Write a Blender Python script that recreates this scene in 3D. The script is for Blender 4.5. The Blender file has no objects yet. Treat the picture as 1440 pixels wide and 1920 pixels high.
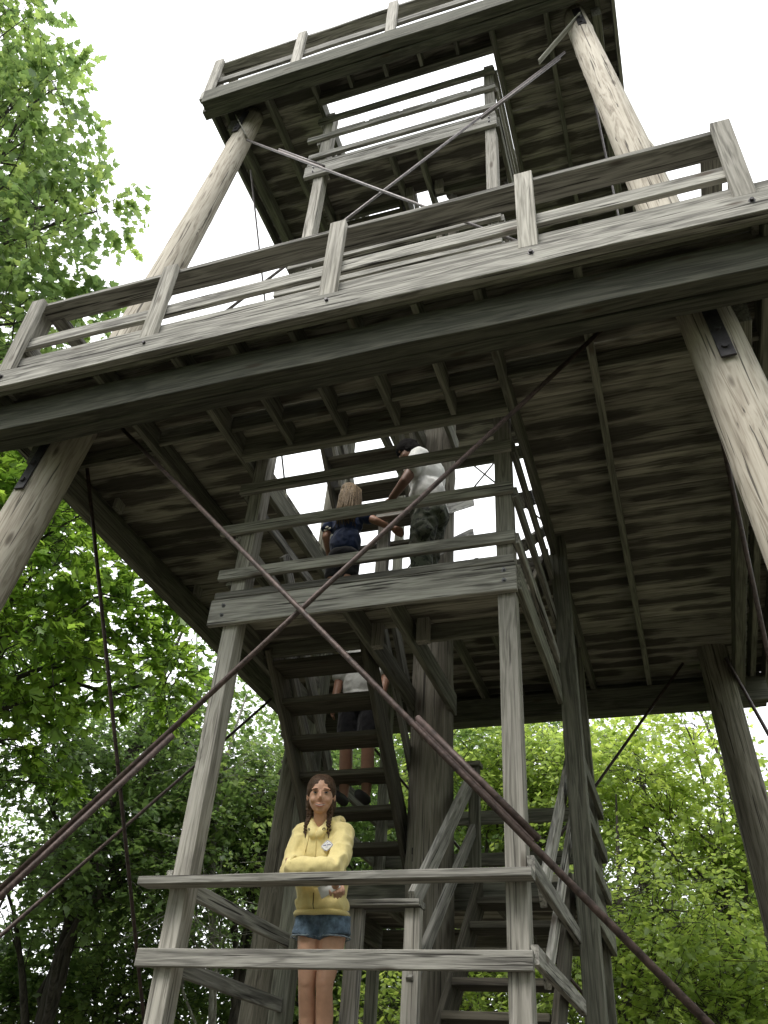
import bpy, bmesh, math, random
import numpy as np
from mathutils import Matrix, Vector
random.seed(7); RNG = np.random.default_rng(11)
SC = bpy.context.scene
COL = SC.collection

# ------------------------------------------------------------------ camera
cam_d = bpy.data.cameras.new('camera'); cam = bpy.data.objects.new('camera', cam_d); COL.objects.link(cam)
RC = [[0.9475687, -0.1456454, -0.2844308], [0.3138771, 0.5912158, 0.7429300], [0.0599557, -0.7932536, 0.6059324]]
cam.matrix_world = Matrix(((RC[0][0], -RC[0][1], -RC[0][2], 0), (RC[1][0], -RC[1][1], -RC[1][2], 0), (RC[2][0], -RC[2][1], -RC[2][2], 0), (0, 0, 0, 1)))
cam_d.sensor_fit = 'VERTICAL'; cam_d.sensor_height = 36.0; cam_d.sensor_width = 27.0
cam_d.lens = 1558.0 / 1920.0 * 36.0
cam_d.clip_start = 0.05; cam_d.clip_end = 2000
SC.camera = cam

# ------------------------------------------------------------------ sky: a bright even overcast
SUN_EL, SUN_AZ = math.radians(58), math.radians(205)      # azimuth from +Y clockwise: behind the camera, a little left
W = bpy.data.worlds.new('World'); SC.world = W; W.use_nodes = True
nt = W.node_tree; nt.nodes.clear()
sky = nt.nodes.new('ShaderNodeTexSky'); sky.sky_type = 'NISHITA'; sky.sun_disc = False
sky.sun_elevation = SUN_EL; sky.sun_rotation = SUN_AZ; sky.air_density = 1.0; sky.dust_density = 6.0; sky.ozone_density = 1.0
sc = nt.nodes.new('ShaderNodeVectorMath'); sc.operation = 'SCALE'; sc.inputs['Scale'].default_value = 0.10
mx = nt.nodes.new('ShaderNodeMix'); mx.data_type = 'RGBA'; mx.inputs[0].default_value = 0.93
mx.inputs['B'].default_value = (1.02, 1.04, 1.06, 1)
bg = nt.nodes.new('ShaderNodeBackground'); bg.inputs['Strength'].default_value = 1.0
wo = nt.nodes.new('ShaderNodeOutputWorld')
nt.links.new(sky.outputs[0], sc.inputs[0]); nt.links.new(sc.outputs[0], mx.inputs['A'])
nt.links.new(mx.outputs['Result'], bg.inputs['Color']); nt.links.new(bg.outputs[0], wo.inputs['Surface'])

sd = bpy.data.lights.new('sun', 'SUN'); sun = bpy.data.objects.new('sun', sd); COL.objects.link(sun)
sd.energy = 1.3; sd.angle = math.radians(25); sd.color = (1.0, 0.96, 0.9)
sun.rotation_euler = (math.pi / 2 - SUN_EL, 0, -SUN_AZ + math.pi)

SC.view_settings.view_transform = 'Standard'; SC.view_settings.look = 'None'
SC.view_settings.exposure = 1.22; SC.view_settings.gamma = 1.0; SC.view_settings.use_curve_mapping = False
SC.render.engine = 'CYCLES'
SC.cycles.max_bounces = 8; SC.cycles.diffuse_bounces = 5; SC.cycles.transmission_bounces = 5

# ------------------------------------------------------------------ helpers
WM = {}                                                     # world matrices kept by hand (no depsgraph updates)
def link(name, mesh, mat=None, parent=None, M=None):
    o = bpy.data.objects.new(name, mesh); COL.objects.link(o)
    M = M or Matrix.Identity(4)
    if mat is not None and mesh is not None and len(mesh.materials) == 0: mesh.materials.append(mat)
    WM[o] = M
    if parent is not None:
        o.parent = parent; o.matrix_basis = WM[parent].inverted() @ M
    else:
        o.matrix_basis = M
    return o
def empty(name, loc):
    o = link(name, None, M=Matrix.Translation(loc)); o.empty_display_size = 0.3; return o
def tag(o, label=None, cat=None, group=None, kind=None):
    if label: o['label'] = label
    if cat: o['category'] = cat
    if group: o['group'] = group
    if kind: o['kind'] = kind
    return o
def mesh_np(name, V, F, smooth=False):
    me = bpy.data.meshes.new(name); me.from_pydata([tuple(map(float, v)) for v in V], [], [tuple(int(i) for i in f) for f in F])
    if smooth: me.polygons.foreach_set('use_smooth', [True] * len(me.polygons))
    me.update(); return me

# materials --------------------------------------------------------
class NT:
    def __init__(s, name):
        s.m = bpy.data.materials.new(name); s.m.use_nodes = True; s.t = s.m.node_tree; s.t.nodes.clear()
        s.out = s.n('ShaderNodeOutputMaterial'); s.b = s.n('ShaderNodeBsdfPrincipled'); s.l(s.b.outputs[0], s.out.inputs[0])
    def n(s, t, **k):
        x = s.t.nodes.new(t)
        for a, v in k.items(): setattr(x, a, v)
        return x
    def l(s, a, b): s.t.links.new(a, b)
    def math(s, op, a, b=None, c=None):
        x = s.n('ShaderNodeMath', operation=op)
        for i, v in enumerate((a, b, c)):
            if v is None: continue
            if isinstance(v, (int, float)): x.inputs[i].default_value = v
            else: s.l(v, x.inputs[i])
        return x.outputs[0]
    def ramp(s, fac, stops):
        x = s.n('ShaderNodeValToRGB'); e = x.color_ramp.elements
        while len(e) < len(stops): e.new(0.5)
        for i, (p, c) in enumerate(stops): e[i].position = p; e[i].color = (*c, 1) if len(c) == 3 else c
        s.l(fac, x.inputs[0]); return x.outputs[0]
    def mix(s, fac, a, b, mode='MIX'):
        x = s.n('ShaderNodeMix', data_type='RGBA', blend_type=mode)
        for i, v in ((0, fac), ('A', a), ('B', b)):
            if isinstance(v, (int, float)): x.inputs[i].default_value = v
            elif isinstance(v, tuple): x.inputs[i].default_value = (*v, 1)
            else: s.l(v, x.inputs[i])
        return x.outputs['Result']
    def noise(s, vec, scale, detail=4, rough=0.55, dist=0.0):
        x = s.n('ShaderNodeTexNoise'); x.inputs['Scale'].default_value = scale; x.inputs['Detail'].default_value = detail
        x.inputs['Roughness'].default_value = rough; x.inputs['Distortion'].default_value = dist; s.l(vec, x.inputs['Vector']); return x.outputs['Fac']
    def coords(s, scale, rnd=True):
        tc = s.n('ShaderNodeTexCoord'); v = tc.outputs['Object']
        if rnd:
            oi = s.n('ShaderNodeObjectInfo'); c = s.n('ShaderNodeCombineXYZ')
            r1 = s.math('MULTIPLY', oi.outputs['Random'], 37.0); r2 = s.math('MULTIPLY', oi.outputs['Random'], 91.0)
            s.l(r1, c.inputs[0]); s.l(r2, c.inputs[1]); s.l(r1, c.inputs[2])
            a = s.n('ShaderNodeVectorMath', operation='ADD'); s.l(v, a.inputs[0]); s.l(c.outputs[0], a.inputs[1]); v = a.outputs[0]; s.rand = oi.outputs['Random']
        m = s.n('ShaderNodeMapping'); m.inputs['Scale'].default_value = scale; s.l(v, m.inputs['Vector']); s.base = v
        return m.outputs[0]
    def bump(s, h, strength, dist=0.01):
        x = s.n('ShaderNodeBump'); x.inputs['Strength'].default_value = strength; x.inputs['Distance'].default_value = dist
        s.l(h, x.inputs['Height']); s.l(x.outputs[0], s.b.inputs['Normal'])

def wood(name, dark, mid, light, stain=0.35, green=0.15, crack=0.55, grain=1.0, stain_scale=(0.7, 5, 5), stain_col=(0.03, 0.026, 0.024), stain_cut=(0.5, 0.66), rough=0.85, knots=True, lens=0.0):
    t = NT(name)
    g = t.coords((1.3, 26 * grain, 26 * grain))
    def mp(sc):
        m = t.n('ShaderNodeMapping'); m.inputs['Scale'].default_value = sc; t.l(t.base, m.inputs['Vector']); return m.outputs[0]
    fine = t.noise(g, 2.2, 4, 0.62, 0.6)
    ring = t.noise(mp((0.55, 9, 9)), 1.6, 3, 0.5, 1.4)
    w = t.math('MULTIPLY', ring, 26.0); w = t.math('SINE', w); w = t.math('MULTIPLY_ADD', w, 0.5, 0.5)
    f = t.math('MULTIPLY_ADD', w, 0.30, t.math('MULTIPLY', fine, 0.80))
    col = t.ramp(f, [(0.22, dark), (0.5, mid), (0.8, light)])
    big = t.noise(mp((0.9, 2.5, 2.5)), 1.1, 3, 0.5)
    col = t.mix(t.math('MULTIPLY', t.ramp(big, [(0.35, (0, 0, 0)), (0.7, (1, 1, 1))]), green), col, (0.115, 0.13, 0.085))
    st = t.noise(mp(stain_scale), 1.5, 4, 0.62, 0.9)
    if lens:                                        # water marks run down the middle of each plank, away from the joints
        sp = t.n('ShaderNodeSeparateXYZ'); tc2 = t.n('ShaderNodeTexCoord'); t.l(tc2.outputs['Object'], sp.inputs[0])
        yy = t.math('MULTIPLY', sp.outputs[1], 1 / 0.105); yy = t.math('MULTIPLY', yy, yy)
        wx = t.noise(mp((1.5, .6, .6)), 1.0, 2, .5)
        st = t.math('ADD', t.math('MULTIPLY', st, .45), t.math('MULTIPLY', wx, .62)); st = t.math('MULTIPLY_ADD', yy, -lens, st)
    sm = t.ramp(st, [(stain_cut[0], (0, 0, 0)), (stain_cut[1], (1, 1, 1))])
    col = t.mix(t.math('MULTIPLY', sm, stain), col, stain_col)
    cr = t.noise(mp((0.8, 34, 34)), 1.5, 2, 0.5, 0.3)
    cm = t.ramp(cr, [(0.625, (0, 0, 0)), (0.665, (1, 1, 1))])
    col = t.mix(t.math('MULTIPLY', cm, crack), col, (0.025, 0.022, 0.02))
    if knots:
        vo = t.n('ShaderNodeTexVoronoi'); vo.inputs['Scale'].default_value = 1.0
        t.l(mp((2.2, 7.5, 7.5)), vo.inputs['Vector'])
        km = t.ramp(vo.outputs['Distance'], [(0.0, (1, 1, 1)), (0.10, (0.8, 0.8, 0.8)), (0.19, (0, 0, 0))])
        sep = t.n('ShaderNodeSeparateColor'); t.l(vo.outputs['Color'], sep.inputs[0])
        km = t.math('MULTIPLY', km, t.math('GREATER_THAN', sep.outputs[0], 0.58))
        col = t.mix(t.math('MULTIPLY', km, 0.85), col, (0.06, 0.042, 0.03))
    # board to board tone
    tone = t.math('MULTIPLY_ADD', t.rand, 0.55, 0.72)
    hv = t.n('ShaderNodeHueSaturation'); t.l(col, hv.inputs['Color']); t.l(tone, hv.inputs['Value']); col = hv.outputs[0]
    t.l(col, t.b.inputs['Base Color']); t.b.inputs['Roughness'].default_value = rough
    t.b.inputs['Specular IOR Level'].default_value = 0.25
    h = t.math('MULTIPLY_ADD', cm, -1.2, t.math('MULTIPLY', fine, 1.0))
    t.bump(h, 0.55, 0.006)
    return t.m
M_GREY = wood('weathered_board', (0.105, 0.102, 0.088), (0.24, 0.234, 0.205), (0.36, 0.352, 0.31), stain=0.5, green=0.05, stain_cut=(0.55, 0.72))
M_RAIL = wood('weathered_rail', (0.11, 0.105, 0.096), (0.26, 0.25, 0.228), (0.41, 0.395, 0.36), stain=0.6, green=0.06, crack=0.9, stain_scale=(0.5, 8, 8), stain_cut=(0.52, 0.66))
M_POST = wood('sawn_post', (0.155, 0.144, 0.125), (0.315, 0.298, 0.265), (0.44, 0.415, 0.375), stain=0.3, green=0.06, crack=0.6)
M_PLANK = wood('stained_deck_plank', (0.17, 0.16, 0.132), (0.33, 0.312, 0.26), (0.44, 0.415, 0.35), stain=0.8, green=0.2, crack=0.25, stain_scale=(0.9, 9, 9), stain_cut=(0.43, 0.53), lens=.17, stain_col=(0.034, 0.028, 0.024), knots=False)
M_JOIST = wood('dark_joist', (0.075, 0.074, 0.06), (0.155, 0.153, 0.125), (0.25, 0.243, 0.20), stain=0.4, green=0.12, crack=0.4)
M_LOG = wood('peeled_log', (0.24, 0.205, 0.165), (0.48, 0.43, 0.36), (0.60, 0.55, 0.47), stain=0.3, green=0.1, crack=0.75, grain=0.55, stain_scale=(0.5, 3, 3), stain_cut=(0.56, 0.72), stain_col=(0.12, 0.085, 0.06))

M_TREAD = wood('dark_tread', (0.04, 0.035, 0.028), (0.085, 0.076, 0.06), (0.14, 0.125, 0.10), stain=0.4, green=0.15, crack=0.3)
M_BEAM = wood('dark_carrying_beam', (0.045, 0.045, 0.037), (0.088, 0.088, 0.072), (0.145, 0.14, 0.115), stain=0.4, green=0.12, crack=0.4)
M_LOG_SHADE = wood('shaded_weathered_log', (0.10, 0.09, 0.072), (0.215, 0.195, 0.16), (0.31, 0.285, 0.24), stain=0.4, green=0.2, crack=0.75, grain=0.55, stain_scale=(0.5, 3, 3), stain_cut=(0.52, 0.70), stain_col=(0.05, 0.04, 0.032))  # shade painted into the log colour for middle and rear poles, plus weathering

def simple(name, col, rough=0.6, metal=0.0, var=0.0, scale=20, sheen=0.0, spec=0.4, bump=0.0):
    t = NT(name)
    if var > 0:
        n = t.noise(t.coords((1, 1, 1), rnd=False), scale, 4, 0.6)
        c = t.ramp(n, [(0.3, tuple(max(0, x * (1 - var)) for x in col)), (0.7, tuple(min(1, x * (1 + var)) for x in col))])
        t.l(c, t.b.inputs['Base Color'])
        if bump: t.bump(n, bump, 0.01)
    else: t.b.inputs['Base Color'].default_value = (*col, 1)
    t.b.inputs['Roughness'].default_value = rough; t.b.inputs['Metallic'].default_value = metal
    t.b.inputs['Specular IOR Level'].default_value = spec
    if sheen: t.b.inputs['Sheen Weight'].default_value = sheen
    return t.m
M_RUST = simple('rusty_steel_rod', (0.062, 0.042, 0.037), 0.55, 0.25, 0.6, 28, bump=0.4)
M_ROD2 = simple('weathered_steel_rod', (0.15, 0.135, 0.135), 0.5, 0.35, 0.4, 28, bump=0.3)
M_STEEL = simple('dark_steel_plate', (0.045, 0.042, 0.045), 0.5, 0.5, 0.4, 30, bump=0.2)
M_BOLT = simple('galvanised_bolt', (0.16, 0.16, 0.165), 0.45, 0.7, 0.3, 60)

# boards: built along local X so that grain always follows the length
def board_mesh(L, w, h, wob=0.0015, ch=0.004):
    n = max(1, int(L / 0.55)); V = []; F = []
    a, b = w / 2, h / 2; ch = min(ch, a * .4, b * .4)
    prof = [(-a + ch, -b), (a - ch, -b), (a, -b + ch), (a, b - ch), (a - ch, b), (-a + ch, b), (-a, b - ch), (-a, -b + ch)]
    for i in range(n + 1):
        x = -L / 2 + L * i / n; oy = random.uniform(-wob, wob); oz = random.uniform(-wob, wob); tw = random.uniform(-wob, wob) * 2
        for (y, z) in prof: V.append((x, y + oy + tw * z / max(b, .01) * .3, z + oz))
    for i in range(n):
        for k in range(8):
            F.append((i * 8 + k, i * 8 + (k + 1) % 8, (i + 1) * 8 + (k + 1) % 8, (i + 1) * 8 + k))
    F.append(tuple(reversed(range(8)))); F.append(tuple(n * 8 + k for k in range(8)))
    return mesh_np('board', V, F)
def frame(p0, p1, up=(0, 0, 1)):
    p0, p1 = Vector(p0), Vector(p1); x = (p1 - p0).normalized(); up = Vector(up)
    y = up.cross(x)
    if y.length < 1e-4: y = Vector((0, 1, 0)).cross(x)
    y.normalize(); z = x.cross(y)
    M = Matrix.Identity(4)
    for i in range(3): M[i][0], M[i][1], M[i][2], M[i][3] = x[i], y[i], z[i], ((p0 + p1) / 2)[i]
    return M, (p1 - p0).length
def board(name, parent, p0, p1, w, h, mat, up=(0, 0, 1), wob=0.0015):
    """w is the horizontal thickness, h the height of the section"""
    M, L = frame(p0, p1, up)
    return link(name, board_mesh(L, w, h, wob), mat, parent, M)
def box(name, parent, x, y, z, mat, along=None, wob=0.0015):
    """axis aligned board filling x=(a,b) y=(a,b) z=(a,b)"""
    d = (x[1] - x[0], y[1] - y[0], z[1] - z[0]); c = [(x[0] + x[1]) / 2, (y[0] + y[1]) / 2, (z[0] + z[1]) / 2]
    ax = along if along is not None else max(range(3), key=lambda i: d[i])
    if ax == 0: return board(name, parent, (x[0], c[1], c[2]), (x[1], c[1], c[2]), d[1], d[2], mat, wob=wob)
    if ax == 1: return board(name, parent, (c[0], y[0], c[2]), (c[0], y[1], c[2]), d[0], d[2], mat, wob=wob)
    return board(name, parent, (c[0], c[1], z[0]), (c[0], c[1], z[1]), d[0], d[1], mat, up=(0, 1, 0), wob=wob)
def tube_np(P, R, sides=8, cap=True):
    P = np.asarray(P, float); R = np.asarray(R, float); n = len(P); V = []; F = []
    ref = None
    for i in range(n):
        t = P[min(i + 1, n - 1)] - P[max(i - 1, 0)]; t = t / (np.linalg.norm(t) + 1e-9)
        if ref is None: ref = np.array([0, 0, 1.0]) if abs(t[2]) < .9 else np.array([1.0, 0, 0])
        u = np.cross(t, ref); u /= np.linalg.norm(u) + 1e-9; v = np.cross(t, u)
        for k in range(sides):
            a = 2 * math.pi * k / sides; V.append(P[i] + R[i] * (u * math.cos(a) + v * math.sin(a)))
    for i in range(n - 1):
        for k in range(sides):
            F.append((i * sides + k, i * sides + (k + 1) % sides, (i + 1) * sides + (k + 1) % sides, (i + 1) * sides + k))
    if cap: F.append(tuple(reversed(range(sides)))); F.append(tuple((n - 1) * sides + k for k in range(sides)))
    return V, F
def rod(name, parent, p0, p1, r, mat, sides=10):
    M, L = frame(p0, p1)
    V, F = tube_np([(-L / 2, 0, 0), (L / 2, 0, 0)], [r, r], sides)
    return link(name, mesh_np(name, V, F, True), mat, parent, M)
def log(name, parent, p0, p1, r0, r1, mat, seed):
    """peeled log along local X with uneven girth, flats and swellings at knots"""
    M, L = frame(p0, p1); rg = np.random.default_rng(seed)
    n, S = int(L / 0.12), 28; V = []; F = []
    kn = [(rg.uniform(0, L), rg.uniform(0, 2 * math.pi), rg.uniform(.006, .016)) for _ in range(int(L * 3.0))]
    ph = rg.uniform(0, 6, 6)
    for i in range(n + 1):
        s = L * i / n; r = r0 + (r1 - r0) * s / L
        oy = .018 * math.sin(s * .55 + ph[0]); oz = .018 * math.sin(s * .48 + ph[1])
        for k in range(S):
            a = 2 * math.pi * k / S
            rr = r * (1 + .022 * math.sin(2 * a + ph[2] + .3 * s) + .014 * math.sin(3 * a + ph[3] - .5 * s) + .01 * math.sin(5 * a + ph[4] + s))
            for (ks, ka, kh) in kn:
                da = (a - ka + math.pi) % (2 * math.pi) - math.pi; d2 = ((s - ks) / .075) ** 2 + (da * r / .05) ** 2
                if d2 < 6: rr += kh * math.exp(-d2)
            V.append((s - L / 2, oy + rr * math.cos(a), oz + rr * math.sin(a)))
    for i in range(n):
        for k in range(S):
            F.append((i * S + k, i * S + (k + 1) % S, (i + 1) * S + (k + 1) % S, (i + 1) * S + k))
    F.append(tuple(reversed(range(S)))); F.append(tuple(n * S + k for k in range(S)))
    return link(name, mesh_np(name, V, F, True), mat, parent, M)
def bolt(parent, p, nrm, r=0.014, mat=None):
    p = Vector(p); nrm = Vector(nrm).normalized()
    M, L = frame(p - nrm * 0.004, p + nrm * 0.016, (0, 0, 1) if abs(nrm.z) < .9 else (0, 1, 0))
    V, F = tube_np([(-L / 2, 0, 0), (-L / 2 + .004, 0, 0), (-L / 2 + .0041, 0, 0), (L / 2, 0, 0)], [r * 1.7, r * 1.7, r, r * .92], 6)
    return link('bolt', mesh_np('bolt', V, F), mat or M_STEEL, parent, M)

# ------------------------------------------------------------------ ground
GZ = -1.65
def ground():
    t = NT('forest_floor'); c = t.coords((1, 1, 1), rnd=False)
    n = t.noise(c, 3.0, 8, 0.65); n2 = t.noise(c, 0.25, 4)
    col = t.ramp(n, [(0.3, (0.05, 0.042, 0.032)), (0.55, (0.112, 0.096, 0.075)), (0.8, (0.175, 0.155, 0.125))])
    col = t.mix(t.ramp(n2, [(0.45, (0, 0, 0)), (0.65, (0.6, 0.6, 0.6))]), col, (0.06, 0.085, 0.03))
    t.l(col, t.b.inputs['Base Color']); t.b.inputs['Roughness'].default_value = 0.95; t.bump(n, 0.6, 0.05)
    N = 48; V = []; F = []
    def gp(i): u = (i / N) * 2 - 1; return 400 * (abs(u) ** 3) * (1 if u > 0 else -1)
    for j in range(N + 1):
        for i in range(N + 1):
            x, y = gp(i), gp(j); d = math.hypot(x + 1.9, y - 6.5)
            z = GZ + (0.12 * math.sin(x * .5) * math.cos(y * .43) * min(1, max(0, (d - 5) / 6)))
            V.append((x, y, z))
    for j in range(N):
        for i in range(N):
            a = j * (N + 1) + i; F.append((a, a + 1, a + N + 2, a + N + 1))
    tag(link('ground', mesh_np('ground', V, F, True), t.m), kind='structure')
ground()
# ================================================================== the observation tower
CX, CY = -1.87, 6.45
T = empty('observation_tower', (CX, CY, GZ))
tag(T, 'tall weathered wooden observation tower with two decks on leaning log poles', 'tower')

# ---- five log poles (four leaning corners, one upright in the middle of the stair)
def corner(sx, sy, z):
    hx = 2.49 - 0.069 * (z - 4.3); hy = 2.54 - 0.085 * (z - 4.3)
    return Vector((CX + sx * hx + (0.03 if sx < 0 else 0.0), CY + sy * hy, z))
LOGS = {}
for i, (sx, sy) in enumerate(((-1, -1), (1, -1), (-1, 1), (1, 1))):
    LOGS[sx, sy] = log('log_pole', T, corner(sx, sy, GZ - 0.4), corner(sx, sy, 10.45), 0.205, 0.125, M_LOG if sy < 0 else M_LOG_SHADE, 20 + i)
CLOG = log('log_pole', T, (CX, CY, GZ - 0.4), (CX, CY, 10.3), 0.20, 0.15, M_LOG_SHADE, 31)

# ---- decks
def deck(zf, x0, x1, y0, y1, joists, stubs, rposts, ox, oy):
    """zf top of the floor; ox, oy the stair opening"""
    pb, jb = zf - 0.06, zf - 0.26                    # plank bottom, joist bottom
    w = 0.222; n = int(round((y1 - y0) / w)); w = (y1 - y0) / n
    for i in range(n):
        a, b = y0 + i * w + .0025 + random.uniform(0, .002), y0 + (i + 1) * w - .0025 - random.uniform(0, .003)
        dz = random.uniform(-.004, .004); yc = (a + b) / 2
        if oy[0] < yc < oy[1]: spans = [(x0 + .01, ox[0]), (ox[1], x1 - .01)]
        else:
            xm = (-1.63 if i % 2 else -2.53) if yc < oy[0] or yc > oy[1] else 0
            spans = [(x0 + .01, xm - .003), (xm + .003, x1 - .01)]
        for s in spans: box('deck_plank', T, s, (a, b), (pb + dz, zf + dz), M_PLANK, along=0, wob=.003)
    for x in joists:
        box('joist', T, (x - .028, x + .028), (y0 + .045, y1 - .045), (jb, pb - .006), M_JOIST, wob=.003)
    for x in stubs:
        box('joist', T, (x - .022, x + .022), (y0 + .045, oy[0] - .10), (jb, pb - .006), M_JOIST)
        box('joist', T, (x - .022, x + .022), (oy[1] + .10, y1 - .045), (jb, pb - .006), M_JOIST)
    for ya, yb in ((oy[0] - .09, oy[0] - .047), (oy[0] - .044, oy[0]), (oy[1], oy[1] + .044), (oy[1] + .047, oy[1] + .09)):
        box('stairwell_header', T, (ox[0] - .0, ox[1] + .0), (ya, yb), (jb - .012, pb - .006), M_JOIST)
    # blocking between the joists
    js = sorted(joists)
    for i in range(len(js) - 1):
        if js[i] < ox[0] + .1 and js[i + 1] > ox[1] - .1: continue
        yb = 4.16 if i % 2 else 4.24
        if zf < 6: box('blocking', T, (js[i] + .03, js[i + 1] - .03), (yb, yb + .04), (jb + .05, pb - .006), M_JOIST)
    for i, x in enumerate(sorted(stubs + [ox[0], ox[1]])[:-1]):
        xs = sorted(stubs + [ox[0], ox[1]]); yb = y0 + .88
        box('blocking', T, (xs[i] + .026, xs[i + 1] - .026), (yb, yb + .04), (jb + .05, pb - .006), M_JOIST)
    # carrying beams bolted to the logs, doubled
    for s in (-1, 1):
        yl = corner(0, s, jb - .1).y - s * 0.0
        for k in (0, 1):
            ya = yl + s * (.285 + k * .115); yb = yl + s * (.285 + k * .115 + .11)
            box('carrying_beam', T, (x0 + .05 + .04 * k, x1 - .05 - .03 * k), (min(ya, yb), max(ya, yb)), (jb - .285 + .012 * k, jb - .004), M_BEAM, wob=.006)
        xl = corner(s, 0, jb).x
        xa, xb = xl + s * .16, xl + s * .26
        box('side_beam', T, (min(xa, xb), max(xa, xb)), (corner(0, -1, jb).y - .08, corner(0, 1, jb).y + .08), (jb - .22, jb - .005), M_JOIST, wob=.004)
    # fascia: two boards, one above the other
    for s, yy in ((-1, y0), (1, y1)):
        a, b = (yy, yy + .04) if s < 0 else (yy - .04, yy)
        box('rim_board', T, (x0, x1), (a + .004, b), (jb + .004, jb + .19), M_JOIST, wob=.001)
        box('toe_board', T, (x0 + .06, x1 - .06), (a + .004, b + .004), (jb + .197, jb + .38), M_RAIL, wob=.003)
    for s, xx in ((-1, x0), (1, x1)):
        a, b = (xx, xx + .04) if s < 0 else (xx - .04, xx)
        box('fascia_board', T, (a, b), (y0 + .043, y1 - .043), (jb, jb + .192), M_RAIL, wob=.003)
        box('toe_board', T, (a, b), (y0 + .05, y1 - .05), (jb + .197, jb + .38), M_RAIL, wob=.003)
    # railing on the four sides
    rx0, rx1 = rposts[0], rposts[-1]
    zt = jb + 1.06
    for s, yy in ((-1, y0), (1, y1)):
        fb = box('fascia_board', T, (x0 - .04, x1 + .04), (yy - .06, yy + .0) if s < 0 else (yy, yy + .06), (jb, jb + .192), M_RAIL, wob=.004)
        for x in rposts:
            a, b = (yy - .043, yy - .003) if s < 0 else (yy + .003, yy + .043)
            p = box('railing_post', T, (x - .062, x + .062), (a - (.012 if s < 0 else 0), b), (jb + .195, zt - .005), M_POST, wob=.002)
            if s < 0: bolt(fb, (x + .015, yy - .062, jb + .115), (0, -1, 0), .013)
        i0, i1 = (yy + .002, yy + .195) if s < 0 else (yy - .195, yy - .002)
        box('top_rail', T, (rx0 - .06, rx1 + .06), (i0, i1), (zt - .042, zt), M_RAIL, along=0, wob=.004)
        m0, m1 = (yy + .002, yy + .042) if s < 0 else (yy - .042, yy - .002)
        box('middle_rail', T, (rx0 - .05, rx1 + .05), (m0, m1), (jb + .50, jb + .62), M_RAIL, wob=.004)
    ny = 5
    for s, xx in ((-1, rx0), (1, rx1)):
        ys = [y0 + .12 + (y1 - y0 - .24) * k / (ny - 1) for k in range(ny)]
        for y in ys:
            p = box('railing_post', T, (xx - .055, xx - .012) if s < 0 else (xx + .012, xx + .055), (y - .06, y + .06), (jb + .10, zt - .005), M_POST)
            if y == ys[0]:
                for dz in (.20, .58, .92): bolt(p, (xx + s * .057, y, jb + dz), (s, 0, 0), .012)
        box('top_rail', T, (xx - .008, xx + .13) if s < 0 else (xx - .13, xx + .008), (y0 + .15, y1 - .15), (zt - .044, zt - .002), M_RAIL, along=1, wob=.003)
        box('middle_rail', T, (xx - .008, xx + .032) if s < 0 else (xx - .032, xx + .008), (y0 + .05, y1 - .05), (jb + .50, jb + .62), M_RAIL, wob=.003)
OX, OY = (-2.975, -0.775), (4.50, 6.70)
deck(4.68, -4.80, 1.17, 3.28, 9.62, [-4.66, -3.65, -2.99, -0.75, -0.115, 1.0], [-1.18, -1.63, -2.07, -2.53],
     [-4.485, -3.21, -1.78, -0.39, 0.91], OX, OY)
deck(10.60, -4.40, 0.64, 4.04, 8.86, [-4.2, -3.62, -2.99, -0.75, -0.12, 0.45], [-1.18, -1.63, -2.07, -2.53],
     [-4.36, -3.155, -1.92, -0.68, 0.56], OX, OY)

# ---- steel straps and bolts on the logs under the decks
def strap(sx, sy, z0, z1, lean=0.0):
    a, b = corner(sx, sy, z0), corner(sx, sy, z1); r = .165 if z0 < 6 else .128
    ax = (b - a).normalized(); off = Vector((0.02 * sx, -1 if sy < 0 else 1, 0)).normalized()
    off = (off - ax * off.dot(ax)).normalized()
    s = board('steel_strap', LOGS[sx, sy], a + off * (r + .012), b + off * (r + .006), .088, .016, M_STEEL, up=off)
    for f in (.13, .40):
        p = a.lerp(b, f) + off * (r + .018); bolt(LOGS[sx, sy], p, off, .022)
for sx in (-1, 1):
    for sy in (-1, 1):
        strap(sx, sy, 3.76, 4.42)
        strap(sx, sy, 9.75, 10.3)

# ---- tie rods crossing between the poles on every side and storey
def xrod(a, b, sleeves=(), r=.0165, name='brace_rod'):
    mt = M_RUST if r > .015 else M_ROD2; o = rod(name, T, a, b, r, mt)
    a, b = Vector(a), Vector(b); d = (b - a).normalized()
    up = Vector((0, 0, 1)); n = d.cross(Vector((0, 1, 0))).normalized()
    for (f0, f1, sgn) in sleeves:
        p, q = a.lerp(b, f0), a.lerp(b, f1)
        rod('overlapping_rod', o, p + n * sgn * .036, q + n * sgn * .036, r, mt)
        board('rusted_web', o, p + n * sgn * .018 + d * .01, q + n * sgn * .018 - d * .01, .012, .03, M_RUST, up=n)
    return o
def fz(z): return CY - (2.54 - 0.085 * (z - 4.3)) - 0.02
# front, lower storey
A, B = Vector((-4.22, fz(4.8) - .02, 4.90)), Vector((0.93, fz(-.6) - .02, -0.60))
xrod(A, B, [(.593, .703, 1)])
A2, B2 = Vector((0.32, fz(4.8) + .02, 4.86)), Vector((-4.68, fz(-.6) + .02, -0.60))
xrod(A2, B2, [(.575, .93, 1)])
# front, upper storey
xrod((0.02, fz(9.9) + .01, 9.88 - .32), (-4.25, fz(5) + .01, 4.75), [(.02, .22, 1)], r=.014)
xrod((-3.80, fz(9.6) - .02, 9.63), (0.42, fz(5) - .02, 4.69), [(.12, .28, 1)], r=.014)
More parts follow.
